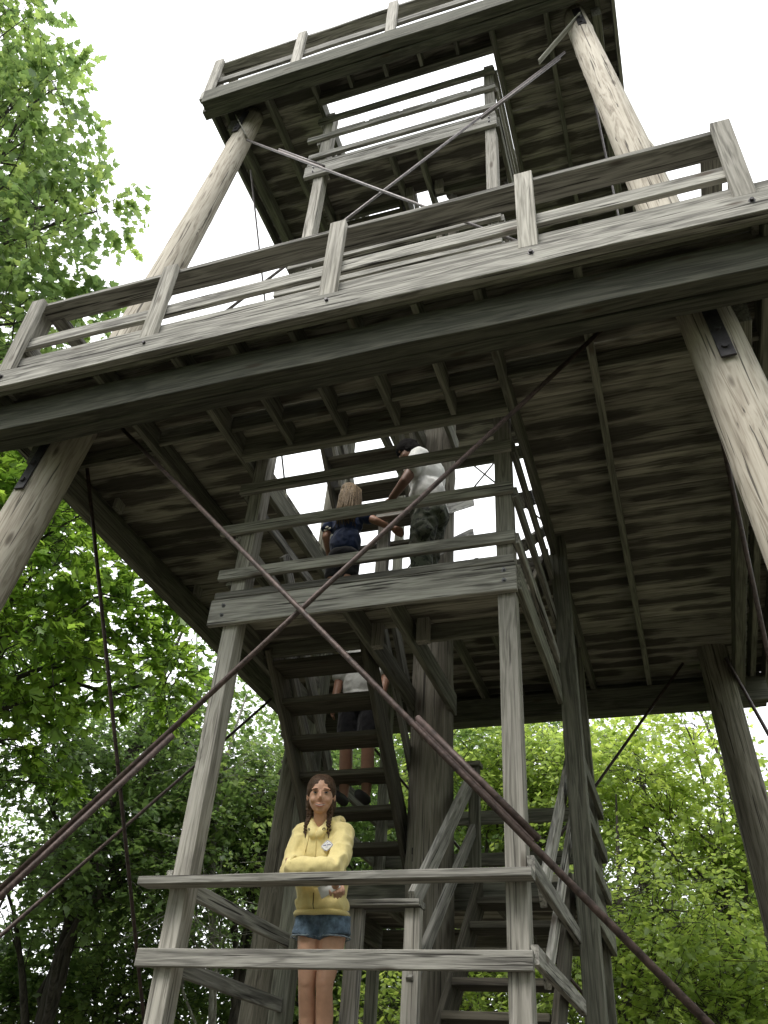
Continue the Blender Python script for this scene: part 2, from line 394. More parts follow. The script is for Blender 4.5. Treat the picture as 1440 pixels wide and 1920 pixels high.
# the flat hangers that hold the upper rods
board('steel_hanger', T, corner(1, -1, 10.05) + Vector((.02, -.15, 0)), (-0.26, fz(9.3) - .02, 9.34), .014, .06, M_GREY, up=(0, 1, 0))
board('steel_hanger', T, corner(-1, -1, 10.12) + Vector((-.08, -.16, .05)), (-3.80, fz(9.6) - .05, 9.66), .014, .06, M_GREY, up=(0, 1, 0))
def lx(s, z): return CX + s * (2.49 - 0.069 * (z - 4.3))
for s in (-1, 1):
    xrod((lx(s, 4.43), 4.24, 4.43), (lx(s, -1.5), 9.1, -1.62 if s < 0 else -1.6), r=.016)
    xrod((lx(s, 4.1) + .04 * s, 8.25, 4.15), (lx(s, -.6) + .04 * s, 3.62, -0.66), r=.016)
    xrod((lx(s, 9.8), 4.75, 9.75), (lx(s, 5), 8.9, 4.75), r=.012)
    xrod((lx(s, 9.8) + .03 * s, 8.2, 9.75), (lx(s, 5) + .03 * s, 4.0, 4.75), r=.012)
def rz(z): return CY + (2.54 - 0.085 * (z - 4.3))
xrod((0.28, rz(4.5), 4.5), (-4.1, rz(-.6), -0.66), r=.016)
xrod((-4.0, rz(4.5) + .04, 4.5), (0.6, rz(-.6) + .04, -0.66), r=.016)
xrod((0.0, rz(9.8), 9.8), (-4.1, rz(4.9), 4.8), r=.012)
xrod((-3.8, rz(9.8) + .03, 9.8), (0.4, rz(4.9) + .03, 4.8), r=.012)

# ---- stair: six square posts
PF, PM, PR = 4.615, 6.40, 8.22                       # front faces of the three rows
for x in (-2.893, -0.868): box('stair_post', T, (x - .058, x + .058), (PF, PF + .13), (GZ - .3, 10.33), M_POST, wob=.002)
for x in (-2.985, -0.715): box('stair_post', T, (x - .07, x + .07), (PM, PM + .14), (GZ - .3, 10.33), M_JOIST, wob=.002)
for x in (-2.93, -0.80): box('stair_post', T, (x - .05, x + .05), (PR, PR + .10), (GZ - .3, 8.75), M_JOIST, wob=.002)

def front_landing(zf, top_flat=False):
    b = box('landing_beam', T, (-3.06, -0.79), (PF - .047, PF - .004), (zf - .275, zf - .062), M_RAIL, wob=.002)
    for x in (-2.95, -0.87):
        for dz in (-.12, -.20): bolt(b, (x, PF - .05, zf + dz), (0, -1, 0), .010, M_BOLT)
    for k in range(3):
        y = PF - .05 + k * .232
        if k == 0:
            box('landing_plank', T, (-3.04, -0.80), (y, y + .045), (zf - .058, zf), M_RAIL, along=0)
            box('landing_plank', T, (-2.83, -0.932), (y + .048, y + .228), (zf - .058, zf), M_PLANK, along=0)
        else: box('landing_plank', T, (-3.0, -0.80), (y, y + .228), (zf - .058, zf), M_PLANK, along=0)
    for x in (-2.02, -1.70): box('landing_joist', T, (x - .022, x + .022), (PF, 6.47), (zf - .255, zf - .062), M_JOIST, wob=.002)
    for x in (-0.79, -2.955): box('landing_joist', T, (x - .022, x + .022), (PF + (.0), 6.40 if x < -2 else 6.40), (zf - .255, zf - .062), M_JOIST, wob=.002)
    box('landing_header', T, (-1.675, -0.815), (5.245, 5.285), (zf - .20, zf - .062), M_JOIST)
    box('landing_header', T, (-2.93, -2.045), (5.245, 5.285), (zf - .20, zf - .062), M_JOIST)
    if top_flat: box('landing_rail', T, (-3.10, -0.765), (PF - .125, PF - .003), (zf + .905, zf + .95), M_RAIL, along=0, wob=.002)
    else: box('landing_rail', T, (-3.02, -0.79), (PF - .047, PF - .003), (zf + .945, zf + 1.045), M_RAIL)
    d = .0 if top_flat else .06
    box('landing_rail', T, (-3.055 - d, -0.79), (PF - .045, PF - .003), (zf + .485 + d, zf + .578 + d), M_RAIL)
    box('landing_rail', T, (-3.05, -0.79), (PF - .045, PF - .003), (zf + .115, zf + .205), M_RAIL)
    # side rails back to the middle posts
    for (za, zb) in ((.945, 1.04), (.52, .61), (.115, .205)):
        box('landing_rail', T, (-2.995, -2.955), (PF - (.0), 6.398), (zf + za - .03, zf + zb - .03), M_RAIL)
        box('landing_rail', T, (-0.806, -0.766), (PF - (.0), 6.45), (zf + za, zf + zb), M_RAIL)
    # guard across the gap between the two flights
    for x in (-1.965, -1.60): box('newel_post', T, (x - .048, x + .048), (5.15, 5.215), (zf - .25, zf + .905), M_POST)
    box('newel_cap', T, (-2.02, -1.545), (5.10, 5.24), (zf + .91, zf + .948), M_RAIL, along=0)

def flight(x0, x1, ya, yb, za, zb, n=7):
    """from floor za at ya up to floor zb at yb"""
    s = 1 if yb > ya else -1; run = (yb - ya); rise = zb - za
    for x in (x0 + .022, x1 - .022):
        board('stringer', T, (x, ya - s * .02, za - .05), (x, yb + s * .02, zb - .09), .042, .235, M_TREAD)
    for i in range(1, n):
        z = za + rise * i / n; y = ya + run * (i - .5) / (n - 1) + s * .0
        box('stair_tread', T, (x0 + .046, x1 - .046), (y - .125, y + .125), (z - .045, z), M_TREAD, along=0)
    return
def handrail(x, ya, yb, za, zb, mat=None):
    """two sloping boards between floor za at ya and floor zb at yb"""
    board('hand_rail', T, (x, ya, za + .94), (x, yb, zb + .80), .04, .135, mat or M_RAIL)
    board('hand_rail', T, (x, ya, za + .50), (x, yb, zb + .36), .04, .092, mat or M_RAIL)
G0, H = 0.24, 1.48
FY, RY = 5.29, 6.72                                  # front and rear landing edges
def rear_landing(zf, rails=True):
    for k in range(7):
        y = RY + k * .225; box('landing_plank', T, (-2.91, -0.79), (y, y + .221), (zf - .058, zf), M_PLANK, along=0)
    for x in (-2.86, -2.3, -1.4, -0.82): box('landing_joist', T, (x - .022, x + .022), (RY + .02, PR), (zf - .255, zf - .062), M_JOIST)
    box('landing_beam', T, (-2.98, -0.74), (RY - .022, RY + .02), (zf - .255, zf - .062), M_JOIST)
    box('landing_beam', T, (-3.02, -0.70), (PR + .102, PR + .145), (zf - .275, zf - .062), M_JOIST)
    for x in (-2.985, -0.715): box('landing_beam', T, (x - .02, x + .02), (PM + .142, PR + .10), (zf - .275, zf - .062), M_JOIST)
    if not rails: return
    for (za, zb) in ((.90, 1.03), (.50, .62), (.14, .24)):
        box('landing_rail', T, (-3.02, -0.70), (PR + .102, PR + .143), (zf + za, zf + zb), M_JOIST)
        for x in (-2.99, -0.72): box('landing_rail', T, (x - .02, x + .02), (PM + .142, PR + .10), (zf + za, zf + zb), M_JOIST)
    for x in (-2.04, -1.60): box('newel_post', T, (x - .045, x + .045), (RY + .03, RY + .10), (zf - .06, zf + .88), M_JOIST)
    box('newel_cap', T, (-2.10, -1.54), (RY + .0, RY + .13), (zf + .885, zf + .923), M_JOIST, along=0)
XR, XL = (-1.56, -0.83), (-2.90, -2.07)
for k in range(4):
    z0 = G0 + 2 * H * k
    front_landing(z0, top_flat=(k == 0))
    flight(XR[0], XR[1], FY, RY, z0, z0 + H)
    handrail(-1.60, 5.16, RY + .02, z0, z0 + H)
    handrail(-0.835, 5.25, RY + .25, z0 + .04, z0 + H + .12)
    if k in (0, 2): rear_landing(z0 + H)
    if k < 3:
        flight(XL[0], XL[1], RY, FY, z0 + H, z0 + 2 * H)
        handrail(-2.05, RY, FY, z0 + H, z0 + 2 * H)
        handrail(-2.915, RY, FY, z0 + H, z0 + 2 * H)
# the flight from the ground to the lowest landing
flight(XL[0], XL[1], RY + .25, FY, GZ, G0, n=9)
# carved letters on the middle pole
def letters():
    c = bpy.data.curves.new('letters', 'FONT'); c.body = 'HP'; c.size = 0.15; c.extrude = 0.004; c.align_x = 'CENTER'; c.space_character = 0.9
    o = bpy.data.objects.new('tmp', c); COL.objects.link(o)
    dg = bpy.context.evaluated_depsgraph_get(); me = bpy.data.meshes.new_from_object(o.evaluated_get(dg)); bpy.data.objects.remove(o)
    for v in me.vertices:                          # wrap on to the trunk
        a = v.co.x / 0.19; v.co = Vector((0.0, 0.0, 0.0)) + Vector((math.sin(a) * (.187 + v.co.z), -math.cos(a) * (.187 + v.co.z), v.co.y))
    return link('carved_letters', me, simple('dark_carving', (0.02, 0.018, 0.016), 0.9), CLOG, Matrix.Translation((CX, CY, 1.72)) @ Matrix.Rotation(math.radians(-10), 4, 'Z'))
letters()
# ================================================================== trees
def leaf_material(name, dark, mid, light):
    t = NT(name); t.t.nodes.remove(t.b)
    at = t.n('ShaderNodeAttribute'); at.attribute_name = 'tint'
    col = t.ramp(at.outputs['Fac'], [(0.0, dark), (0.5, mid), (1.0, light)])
    d = t.n('ShaderNodeBsdfDiffuse'); tr = t.n('ShaderNodeBsdfTranslucent'); gl = t.n('ShaderNodeBsdfGlossy'); gl.inputs['Roughness'].default_value = 0.45
    hs = t.n('ShaderNodeHueSaturation'); hs.inputs['Hue'].default_value = 0.488; hs.inputs['Saturation'].default_value = 0.96; hs.inputs['Value'].default_value = 2.05
    t.l(col, hs.inputs['Color']); t.l(col, d.inputs[0]); t.l(hs.outputs[0], tr.inputs[0])
    a = t.n('ShaderNodeMixShader'); a.inputs[0].default_value = 0.5; t.l(d.outputs[0], a.inputs[1]); t.l(tr.outputs[0], a.inputs[2])
    b = t.n('ShaderNodeMixShader'); b.inputs[0].default_value = 0.05; t.l(a.outputs[0], b.inputs[1]); t.l(gl.outputs[0], b.inputs[2])
    t.l(b.outputs[0], t.out.inputs[0]); return t.m
M_LEAF_OAK = leaf_material('oak_leaf', (0.092, 0.19, 0.022), (0.178, 0.325, 0.03), (0.30, 0.485, 0.042))
M_LEAF_MAPLE = leaf_material('maple_leaf', (0.082, 0.15, 0.042), (0.145, 0.232, 0.06), (0.24, 0.335, 0.078))
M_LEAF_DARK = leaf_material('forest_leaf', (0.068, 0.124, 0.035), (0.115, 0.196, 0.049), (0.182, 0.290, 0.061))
M_LEAF_LIGHT = leaf_material('light_maple_leaf', (0.145, 0.22, 0.048), (0.235, 0.335, 0.062), (0.37, 0.475, 0.085))
def bark_mat(name, a, b):
    t = NT(name); v = t.coords((1, 1, 0.18), rnd=False); n = t.noise(v, 22, 6, 0.65, 0.5)
    t.l(t.ramp(n, [(0.35, a), (0.7, b)]), t.b.inputs['Base Color']); t.b.inputs['Roughness'].default_value = 0.95; t.bump(n, 0.8, 0.03); return t.m
M_BARK = bark_mat('grey_brown_bark', (0.03, 0.026, 0.022), (0.115, 0.10, 0.085))
M_BIRCH = bark_mat('pale_birch_bark', (0.2, 0.19, 0.17), (0.5, 0.48, 0.44))

def lobed(tips):
    """right half outline of a leaf, mirrored; base at origin, tip at +y; a fold along the midrib"""
    half = np.array(tips, float); left = half[::-1].copy(); left[:, 0] *= -1
    pts = np.vstack([[0, 0], half, [0, 1.0], left]); z = -0.22 * np.abs(pts[:, 0]) - .12 * (pts[:, 1] - .4) ** 2
    return np.column_stack([pts[:, 0], pts[:, 1], z])
MAPLE = lobed([(.22, -.03), (.30, .16), (.58, .20), (.40, .36), (.56, .62), (.26, .55), (.20, .74)])
OAK = lobed([(.10, .12), (.28, .22), (.13, .34), (.42, .46), (.16, .55), (.36, .74), (.13, .76)])
OVAL = lobed([(.20, .18), (.30, .45), (.2, .76)])
SIMPLE = lobed([(.36, .42)])

def quat_rows(fwd, nrm):
    fwd = fwd / np.linalg.norm(fwd, axis=1, keepdims=True)
    x = np.cross(fwd, nrm); x /= np.linalg.norm(x, axis=1, keepdims=True) + 1e-9
    n = np.cross(x, fwd); return x, fwd, n
def leaves_mesh(name, shape, pos, fwd, nrm, size, tint):
    k = len(pos); m = len(shape); x, y, n = quat_rows(fwd, nrm)
    V = pos[:, None, :] + size[:, None, None] * (shape[None, :, 0:1] * x[:, None, :] + shape[None, :, 1:2] * y[:, None, :] + shape[None, :, 2:3] * n[:, None, :])
    V = V.reshape(-1, 3)
    # midrib fan: quads/triangles pairing right and left outline points is avoided; fan from the base follows the fold
    tri = np.array([(0, i, i + 1) for i in range(1, m - 1)])
    mid = (m) // 2                                           # index of the tip
    F = (np.arange(k)[:, None, None] * m + tri[None]).reshape(-1, 3)
    me = bpy.data.meshes.new(name)
    me.vertices.add(len(V)); me.vertices.foreach_set('co', V.astype(np.float32).ravel())
    nf = len(F); me.loops.add(nf * 3); me.polygons.add(nf)
    me.loops.foreach_set('vertex_index', F.astype(np.int32).ravel())
    me.polygons.foreach_set('loop_start', np.arange(0, nf * 3, 3, dtype=np.int32))
    me.update(calc_edges=True)
    at = me.attributes.new('tint', 'FLOAT', 'POINT'); at.data.foreach_set('value', np.repeat(tint, m).astype(np.float32))
    return me
def unit(n, rg): 
    v = rg.normal(size=(n, 3)); return v / np.linalg.norm(v, axis=1, keepdims=True)

def tree(name, label, cat, base, top, blobs, leaf=MAPLE, size=.115, mat=None, bark=None, r=.16, seed=1, sprays=170, per=11, forks=0.4, group=None, flat=0.55, tint0=0.5):
    """base (x,y), top (x,y,z) of the leader; blobs (x,y,z,radius) foliage masses joined to the trunk by limbs"""
    rg = np.random.default_rng(seed); bx, by = base
    root = empty(name, (bx, by, GZ)); tag(root, label, cat, group)
    P0 = np.array([bx, by, GZ - .2]); P1 = np.array(top, float); nz = 14
    wv = rg.normal(size=(3, 3)) * .22
    def trunk_pt(f):
        p = P0 + (P1 - P0) * f; s = math.sin(f * math.pi); q = math.sin(f * 2 * math.pi)
        return p + np.array([wv[0, 0] * s + wv[1, 0] * q, wv[0, 1] * s + wv[1, 1] * q, 0])
    TV, TF = [], []
    def add(P, R, sides):
        V, F = tube_np(P, R, sides, cap=False); o = len(TV); TV.extend(V); TF.extend([tuple(i + o for i in f) for f in F])
    fs = np.linspace(0, 1, nz)
    add([trunk_pt(f) for f in fs], [r * (1.25 if f < .04 else 1) * (1 - f) ** .8 + .012 for f in fs], 10)
    pos, fwd, nrm, siz, tin = [], [], [], [], []
    Hh = P1[2] - P0[2]
    for (cx, cy, cz, cr) in blobs:
        c = np.array([cx, cy, cz])
        f0 = np.clip((cz - P0[2]) / Hh - .12 - .1 * rg.random() - .05 * cr, .12, .97); s = trunk_pt(f0); d = c - s; L = np.linalg.norm(d)
        rl = max(.018, r * (1 - f0) ** .8 * .5)
        mids = [s + d * t + np.array([0, 0, .12 * L * math.sin(t * math.pi)]) + rg.normal(size=3) * .05 * L * math.sin(t * math.pi) for t in np.linspace(0, 1, 6)]
        add(mids, [rl * (1 - .75 * t) for t in np.linspace(0, 1, 6)], 6)
        n = int(sprays * cr ** 2); u = unit(n, rg); rad = cr * (0.35 + .75 * rg.random(n) ** .6)
        lump = 1 + .28 * np.sin(3.1 * u[:, 0] + cx * 3) * np.cos(2.7 * u[:, 1] + cy) + .16 * np.sin(6 * u[:, 2] + cz)
        sp = c + u * (rad * lump)[:, None] * np.array([1, 1, .72])
        # sub-branches to some sprays
        for j in range(0, n, max(1, n // 9)):
            e = sp[j]; a0 = mids[int(rg.integers(2, 6))]; mm = a0 * .45 + e * .55 + rg.normal(size=3) * .08 * cr
            add([a0, mm, e], [min(rl * .3, .009) + .003, .006, .0025], 4)
        out = u * np.array([1, 1, .25]) + rg.normal(size=(n, 3)) * .35; out[:, 2] -= .12; out /= np.linalg.norm(out, axis=1, keepdims=True)
        shade = np.clip(tint0 + .22 * rg.normal(size=n), 0, 1)
        plane = np.array([0, 0, 1.0]) + rg.normal(size=(n, 3)) * .28
        tl = .30 + .3 * rg.random(n)
        for j in range(n):
            if j % 2 == 0: add([sp[j] - out[j] * .25, sp[j] + out[j] * tl[j] * .6, sp[j] + out[j] * tl[j]], [.006, .004, .002], 3)
        k = np.arange(per); side = np.where(k % 2 == 0, 1.0, -1.0)
        frac = (k + 1) / per
        sd = np.cross(out, plane); sd /= np.linalg.norm(sd, axis=1, keepdims=True)
        pp = sp[:, None, :] + out[:, None, :] * (tl[:, None, None] * frac[None, :, None]) + rg.normal(size=(n, per, 3)) * .035
        ff = out[:, None, :] * .75 + sd[:, None, :] * side[None, :, None] * (1.1 * (1 - frac[None, :, None] ** 3)) + rg.normal(size=(n, per, 3)) * .28
        ff[:, :, 2] -= .18
        nn = plane[:, None, :] + rg.normal(size=(n, per, 3)) * flat
        pos.append(pp.reshape(-1, 3)); fwd.append(ff.reshape(-1, 3)); nrm.append(nn.reshape(-1, 3))
        siz.append(size * rg.uniform(.62, 1.25, n * per)); tin.append(np.clip(np.repeat(shade, per) + .12 * rg.normal(size=n * per), 0, 1))
    link('trunk', mesh_np('trunk', TV, TF, True), bark or M_BARK, root)
    me = leaves_mesh('crown', leaf, np.vstack(pos), np.vstack(fwd), np.vstack(nrm), np.concatenate(siz), np.concatenate(tin))
    o = link('crown', me, mat or M_LEAF_MAPLE, root); o['kind'] = 'stuff'
    return len(me.polygons)
NTRI = 0
def auto(center, rad, n, rg, br):
    c = np.array(center); out = []
    for i in range(n):
        u = unit(1, rg)[0] * rg.random() ** .4; p = c + u * np.array(rad); out.append((*p, br * rg.uniform(.75, 1.2)))
    return out
# near oak, its big bright leaves fill the gap beside the left log
NTRI += tree('oak_tree', 'bright green oak with large lobed leaves beside the left log pole', 'tree', (-9.6, 7.6), (-9.0, 7.4, 9.2),
     [(-7.4, 5.5, 7.0, .75), (-7.0, 6.0, 6.2, .8), (-6.45, 6.45, 5.95, .55), (-6.7, 6.3, 5.0, .8), (-6.1, 6.85, 5.0, .55), (-6.8, 6.4, 4.1, .8), (-6.3, 7.7, 4.75, .75),
      (-5.9, 8.2, 4.55, .55), (-7.9, 5.8, 5.4, 1.0), (-8.3, 6.6, 6.6, 1.0), (-8.4, 7.4, 5.0, 1.1), (-7.6, 7.6, 3.6, .8), (-9.6, 6.6, 7.6, 1.0), (-10.4, 8.0, 6.0, 1.1), (-9.2, 8.6, 7.8, 1.0)],
     leaf=OAK, size=.17, mat=M_LEAF_OAK, seed=3, sprays=105, per=9, r=.17, tint0=.55)
# tall maple at the upper left
NTRI += tree('maple_tree', 'tall maple reaching into the white sky at the upper left', 'tree', (-10.4, 4.6), (-9.6, 4.2, 15.5),
     [(-8.15, 3.1, 13.4, .85), (-8.2, 3.6, 12.0, .7), (-7.45, 4.0, 12.4, .5), (-7.75, 3.95, 12.6, .45), (-8.1, 4.5, 10.9, .75), (-7.65, 4.9, 12.0, .5), (-7.25, 5.45, 11.3, .52), (-7.6, 5.0, 11.0, .5), (-7.7, 5.1, 9.8, .85),
      (-7.9, 5.5, 8.9, .85), (-7.55, 5.9, 9.7, .55), (-7.6, 5.6, 8.2, .6), (-8.8, 2.8, 11.6, .9), (-8.9, 4.1, 9.6, 1.0), (-9.4, 3.4, 14.0, 1.0), (-9.8, 4.6, 12.5, 1.2), (-10.6, 3.6, 11.0, 1.2), (-11.0, 5.4, 13.0, 1.1), (-10.2, 5.6, 10.0, 1.1)],
     leaf=MAPLE, size=.125, mat=M_LEAF_MAPLE, seed=4, sprays=115, per=9, r=.2, tint0=.5)
# the wood behind, tree by tree: (kind, base, top, centre, radii, n, blob radius, leaf, size, material, label)
rgw = np.random.default_rng(21)
wood_rows = [
 ('maple_tree', (-8.9, 11.6), (-8.3, 11.8, 8.0), (-8.5, 11.2, 4.6), (1.9, 1.5, 2.8), 12, 1.05, MAPLE, .13, M_LEAF_DARK, 'dark forked maple behind the long rusty rod at lower left', .17),
 ('broadleaf_tree', (-11.4, 9.8), (-11.6, 9.6, 8.5), (-10.4, 9.4, 4.4), (1.8, 1.5, 3.0), 11, 1.1, OVAL, .12, M_LEAF_DARK, 'dark broadleaf tree at the left edge below the oak', .14),
 ('broadleaf_tree', (-6.9, 13.2), (-6.6, 13.4, 8.2), (-6.9, 12.8, 4.8), (1.6, 1.4, 2.7), 11, 1.0, MAPLE, .12, M_LEAF_MAPLE, 'green maple seen between the left stair post and the log', .13),
 ('broadleaf_tree', (-10.2, 14.2), (-10.0, 14.6, 9.2), (-9.9, 14.0, 4.5), (2.3, 1.5, 3.6), 11, 1.25, OVAL, .14, M_LEAF_DARK, 'shaded broadleaf tree far left behind the forked maple', .16),
 ('birch_tree', (-7.35, 12.2), (-6.9, 12.0, 6.2), (-7.0, 12.0, 3.0), (.9, .9, 2.2), 5, .75, OVAL, .09, M_LEAF_MAPLE, 'slim pale-barked birch left of the landing rail', .07),
 ('broadleaf_tree', (-4.9, 15.4), (-4.7, 15.6, 8.6), (-5.2, 15.2, 4.4), (1.7, 1.4, 3.3), 11, 1.1, MAPLE, .12, M_LEAF_DARK, 'dark leafy tree showing behind the woman and the stair', .14),
 ('broadleaf_tree', (-7.6, 17.2), (-7.4, 17.4, 9.6), (-7.4, 17.0, 5.0), (2.2, 1.5, 3.8), 10, 1.35, OVAL, .15, M_LEAF_DARK, 'tall dark tree deep in the wood left of the stair', .17),
 ('linden_tree', (-2.9, 14.6), (-2.8, 14.9, 8.6), (-2.8, 14.4, 4.7), (1.6, 1.3, 3.0), 12, 1.0, OVAL, .145, M_LEAF_LIGHT, 'linden with rounded leaves between the middle pole and front post', .13),
 ('broadleaf_tree', (-3.6, 18.6), (-3.4, 18.8, 9.6), (-3.6, 18.4, 5.0), (2.0, 1.5, 3.6), 9, 1.35, OVAL, .15, M_LEAF_DARK, 'dark tree behind the linden, seen through the stair', .16),
 ('maple_tree', (0.35, 14.7), (0.5, 14.8, 6.9), (0.05, 14.3, 4.1), (1.25, 1.0, 2.2), 14, .72, MAPLE, .13, M_LEAF_LIGHT, 'yellow-green maple with a pointed top left of the rear log', .11),
 ('broadleaf_tree', (-1.1, 18.3), (-1.0, 18.4, 9.3), (-1.2, 18.0, 5.6), (1.3, 1.2, 3.2), 10, 1.1, OVAL, .13, M_LEAF_LIGHT, 'pale green tree rising behind the rear deck edge on the right', .13),
 ('broadleaf_tree', (0.9, 17.6), (0.9, 17.8, 6.0), (0.9, 17.2, 3.2), (1.7, 1.2, 2.0), 9, 1.0, MAPLE, .13, M_LEAF_LIGHT, 'mid green tree low behind the yellow-green maple', .12),
 ('broadleaf_tree', (-0.9, 13.3), (-0.9, 13.4, 4.6), (-0.8, 13.0, 1.9), (1.0, .9, 1.7), 8, .75, OVAL, .12, M_LEAF_LIGHT, 'young tree low right of the rusty rod end', .08),
 ('broadleaf_tree', (2.6, 14.6), (2.7, 14.8, 5.6), (2.4, 14.4, 3.0), (1.3, 1.1, 2.0), 8, .9, MAPLE, .13, M_LEAF_LIGHT, 'green maple at the right edge behind the rear log', .11),
 ('broadleaf_tree', (4.6, 16.2), (4.8, 16.4, 7.6), (4.6, 16.0, 4.2), (1.8, 1.4, 2.8), 8, 1.15, OVAL, .14, M_LEAF_DARK, 'tree beyond the right edge of the view', .14),
 ('broadleaf_tree', (-13.6, 12.4), (-13.6, 12.6, 9.0), (-13.2, 12.2, 4.6), (1.8, 1.5, 3.4), 9, 1.2, OVAL, .14, M_LEAF_DARK, 'outermost dark tree at the far left', .15),
 ('sapling_tree', (-9.4, 13.4), (-9.2, 13.4, 4.2), (-9.2, 13.2, 1.6), (1.5, .9, 1.3), 8, .85, OVAL, .13, M_LEAF_MAPLE, 'low leafy sapling under the dark trees at the lower left corner', .06),
 ('sapling_tree', (-10.9, 12.2), (-10.8, 12.2, 3.6), (-10.7, 12.0, 1.3), (1.2, .9, 1.3), 8, .85, MAPLE, .14, M_LEAF_DARK, 'dark low sapling at the bottom left corner of the view', .06),
 ('sapling_tree', (-8.3, 15.6), (-8.2, 15.6, 4.4), (-8.2, 15.4, 1.7), (1.6, .9, 1.4), 8, .95, OVAL, .15, M_LEAF_DARK, 'dark low sapling behind the forked maple trunk', .06),
 ('sapling_tree', (-6.7, 14.6), (-6.6, 14.6, 4.4), (-6.6, 14.4, 1.8), (1.3, .9, 1.4), 8, .85, MAPLE, .13, M_LEAF_MAPLE, 'low sapling left of the smiling person in the yellow hoodie', .06),
 ('sapling_tree', (-4.0, 13.6), (-3.9, 13.6, 3.8), (-3.9, 13.4, 1.5), (1.2, .9, 1.3), 8, .8, OVAL, .13, M_LEAF_LIGHT, 'low light green sapling seen between the treads of the right flight', .06),
 ('sapling_tree', (-1.9, 16.0), (-1.8, 16.0, 4.6), (-1.8, 15.8, 2.2), (1.4, .9, 1.6), 9, .9, MAPLE, .14, M_LEAF_LIGHT, 'light green sapling behind the right stair post', .06),
 ('sapling_tree', (0.9, 13.4), (0.9, 13.4, 3.4), (0.6, 13.2, 1.7), (1.1, .8, 1.1), 8, .75, MAPLE, .13, M_LEAF_LIGHT, 'low light green sapling at the lower right corner', .06),
 ('broadleaf_tree', (1.2, 21.0), (1.2, 21.2, 7.0), (0.6, 20.6, 3.4), (2.6, 1.4, 2.4), 9, 1.35, OVAL, .16, M_LEAF_MAPLE, 'distant green tree low behind the right side trees', .15),
 ('broadleaf_tree', (-5.9, 21.0), (-5.9, 21.2, 10.0), (-5.6, 20.8, 4.6), (2.8, 1.4, 4.0), 10, 1.5, OVAL, .17, M_LEAF_DARK, 'distant tree closing the wood behind the stair', .17),
]
for i, (nm, base, top, c, rd, n, br, lf, sz, mt, lb, tr) in enumerate(wood_rows):
    bl = auto(c, rd, n, rgw, br)
    if 'beyond the right edge' in lb or 'outermost' in lb: continue      # wholly outside the view
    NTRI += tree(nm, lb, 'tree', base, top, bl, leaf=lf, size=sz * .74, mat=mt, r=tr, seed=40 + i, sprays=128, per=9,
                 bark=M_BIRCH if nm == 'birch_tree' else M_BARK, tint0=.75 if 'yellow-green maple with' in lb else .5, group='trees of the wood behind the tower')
# unseen rest of the wood, added on the other sides to block low sky
def added_woodland():
    rg = np.random.default_rng(77); TV, TF, pos, siz = [], [], [], []
    for k in range(30):
        a = math.radians(28 + k * (255 / 29)); R = rg.uniform(11.5, 15.5); x, y = -1.0 + R * math.sin(a), 3.0 + R * math.cos(a); h = rg.uniform(8.5, 12.5)
        V, F = tube_np([(x, y, GZ - .2), (x + rg.normal() * .2, y + rg.normal() * .2, h * .5), (x + rg.normal() * .4, y, h * .9)], [.17, .12, .03], 8, cap=False)
        o = len(TV); TV += V; TF += [tuple(i + o for i in f) for f in F]
        for b in range(11):
            c = np.array([x, y, 0]) + rg.normal(size=3) * np.array([1.4, 1.4, 0]); c[2] = rg.uniform(GZ + 1.4, h); n = 420
            u = unit(n, rg); pos.append(c + u * (rg.random(n) ** .45 * 1.5)[:, None] * np.array([1, 1, .8])); siz.append(rg.uniform(.16, .3, n))
    P = np.vstack(pos); n = len(P); rgv = rg.normal(size=(n, 3)); nr = np.array([0, 0, 1.0]) + rg.normal(size=(n, 3)) * .6
    me = leaves_mesh('added_woodland', SIMPLE, P, rgv, nr, np.concatenate(siz), np.clip(.5 + .2 * rg.normal(size=n), 0, 1))
    o = link('added_woodland', me, M_LEAF_DARK); tag(o, 'unseen green wood added behind the viewpoint to block low sky light', 'added_woodland', kind='stuff')
    link('added_trunks', mesh_np('added_trunks', TV, TF, True), M_BARK, o)['kind'] = 'stuff'
added_woodland()
print('leaf triangles', NTRI)
# ================================================================== people
from mathutils import noise as mnoise
from mathutils.bvhtree import BVHTree
def cap_geo(p0, r0, p1, r1, S=16):
    p0, p1 = np.array(p0, float), np.array(p1, float); d = p1 - p0; L = np.linalg.norm(d) + 1e-9; d = d / L
    P, R = [], []
    for a in np.linspace(-math.pi / 2, 0, 5): P.append(p0 + d * r0 * math.sin(a)); R.append(max(r0 * math.cos(a), 1e-4))
    for a in np.linspace(0, math.pi / 2, 5): P.append(p1 + d * r1 * math.sin(a)); R.append(max(r1 * math.cos(a), 1e-4))
    return tube_np(P, R, S)
def ell_geo(c, r, M=None, S=18, N=12):
    V, F = [], []
    for i in range(N + 1):
        th = math.pi * i / N
        for k in range(S):
            a = 2 * math.pi * k / S; s = max(math.sin(th), 1e-3)
            v = Vector((r[0] * s * math.cos(a), r[1] * s * math.sin(a), -r[2] * math.cos(th)))
            if M is not None: v = M @ v
            V.append((c[0] + v.x, c[1] + v.y, c[2] + v.z))
    for i in range(N):
        for k in range(S): F.append((i * S + k, i * S + (k + 1) % S, (i + 1) * S + (k + 1) % S, (i + 1) * S + k))
    F.append(tuple(reversed(range(S)))); F.append(tuple(N * S + k for k in range(S)))
    return V, F
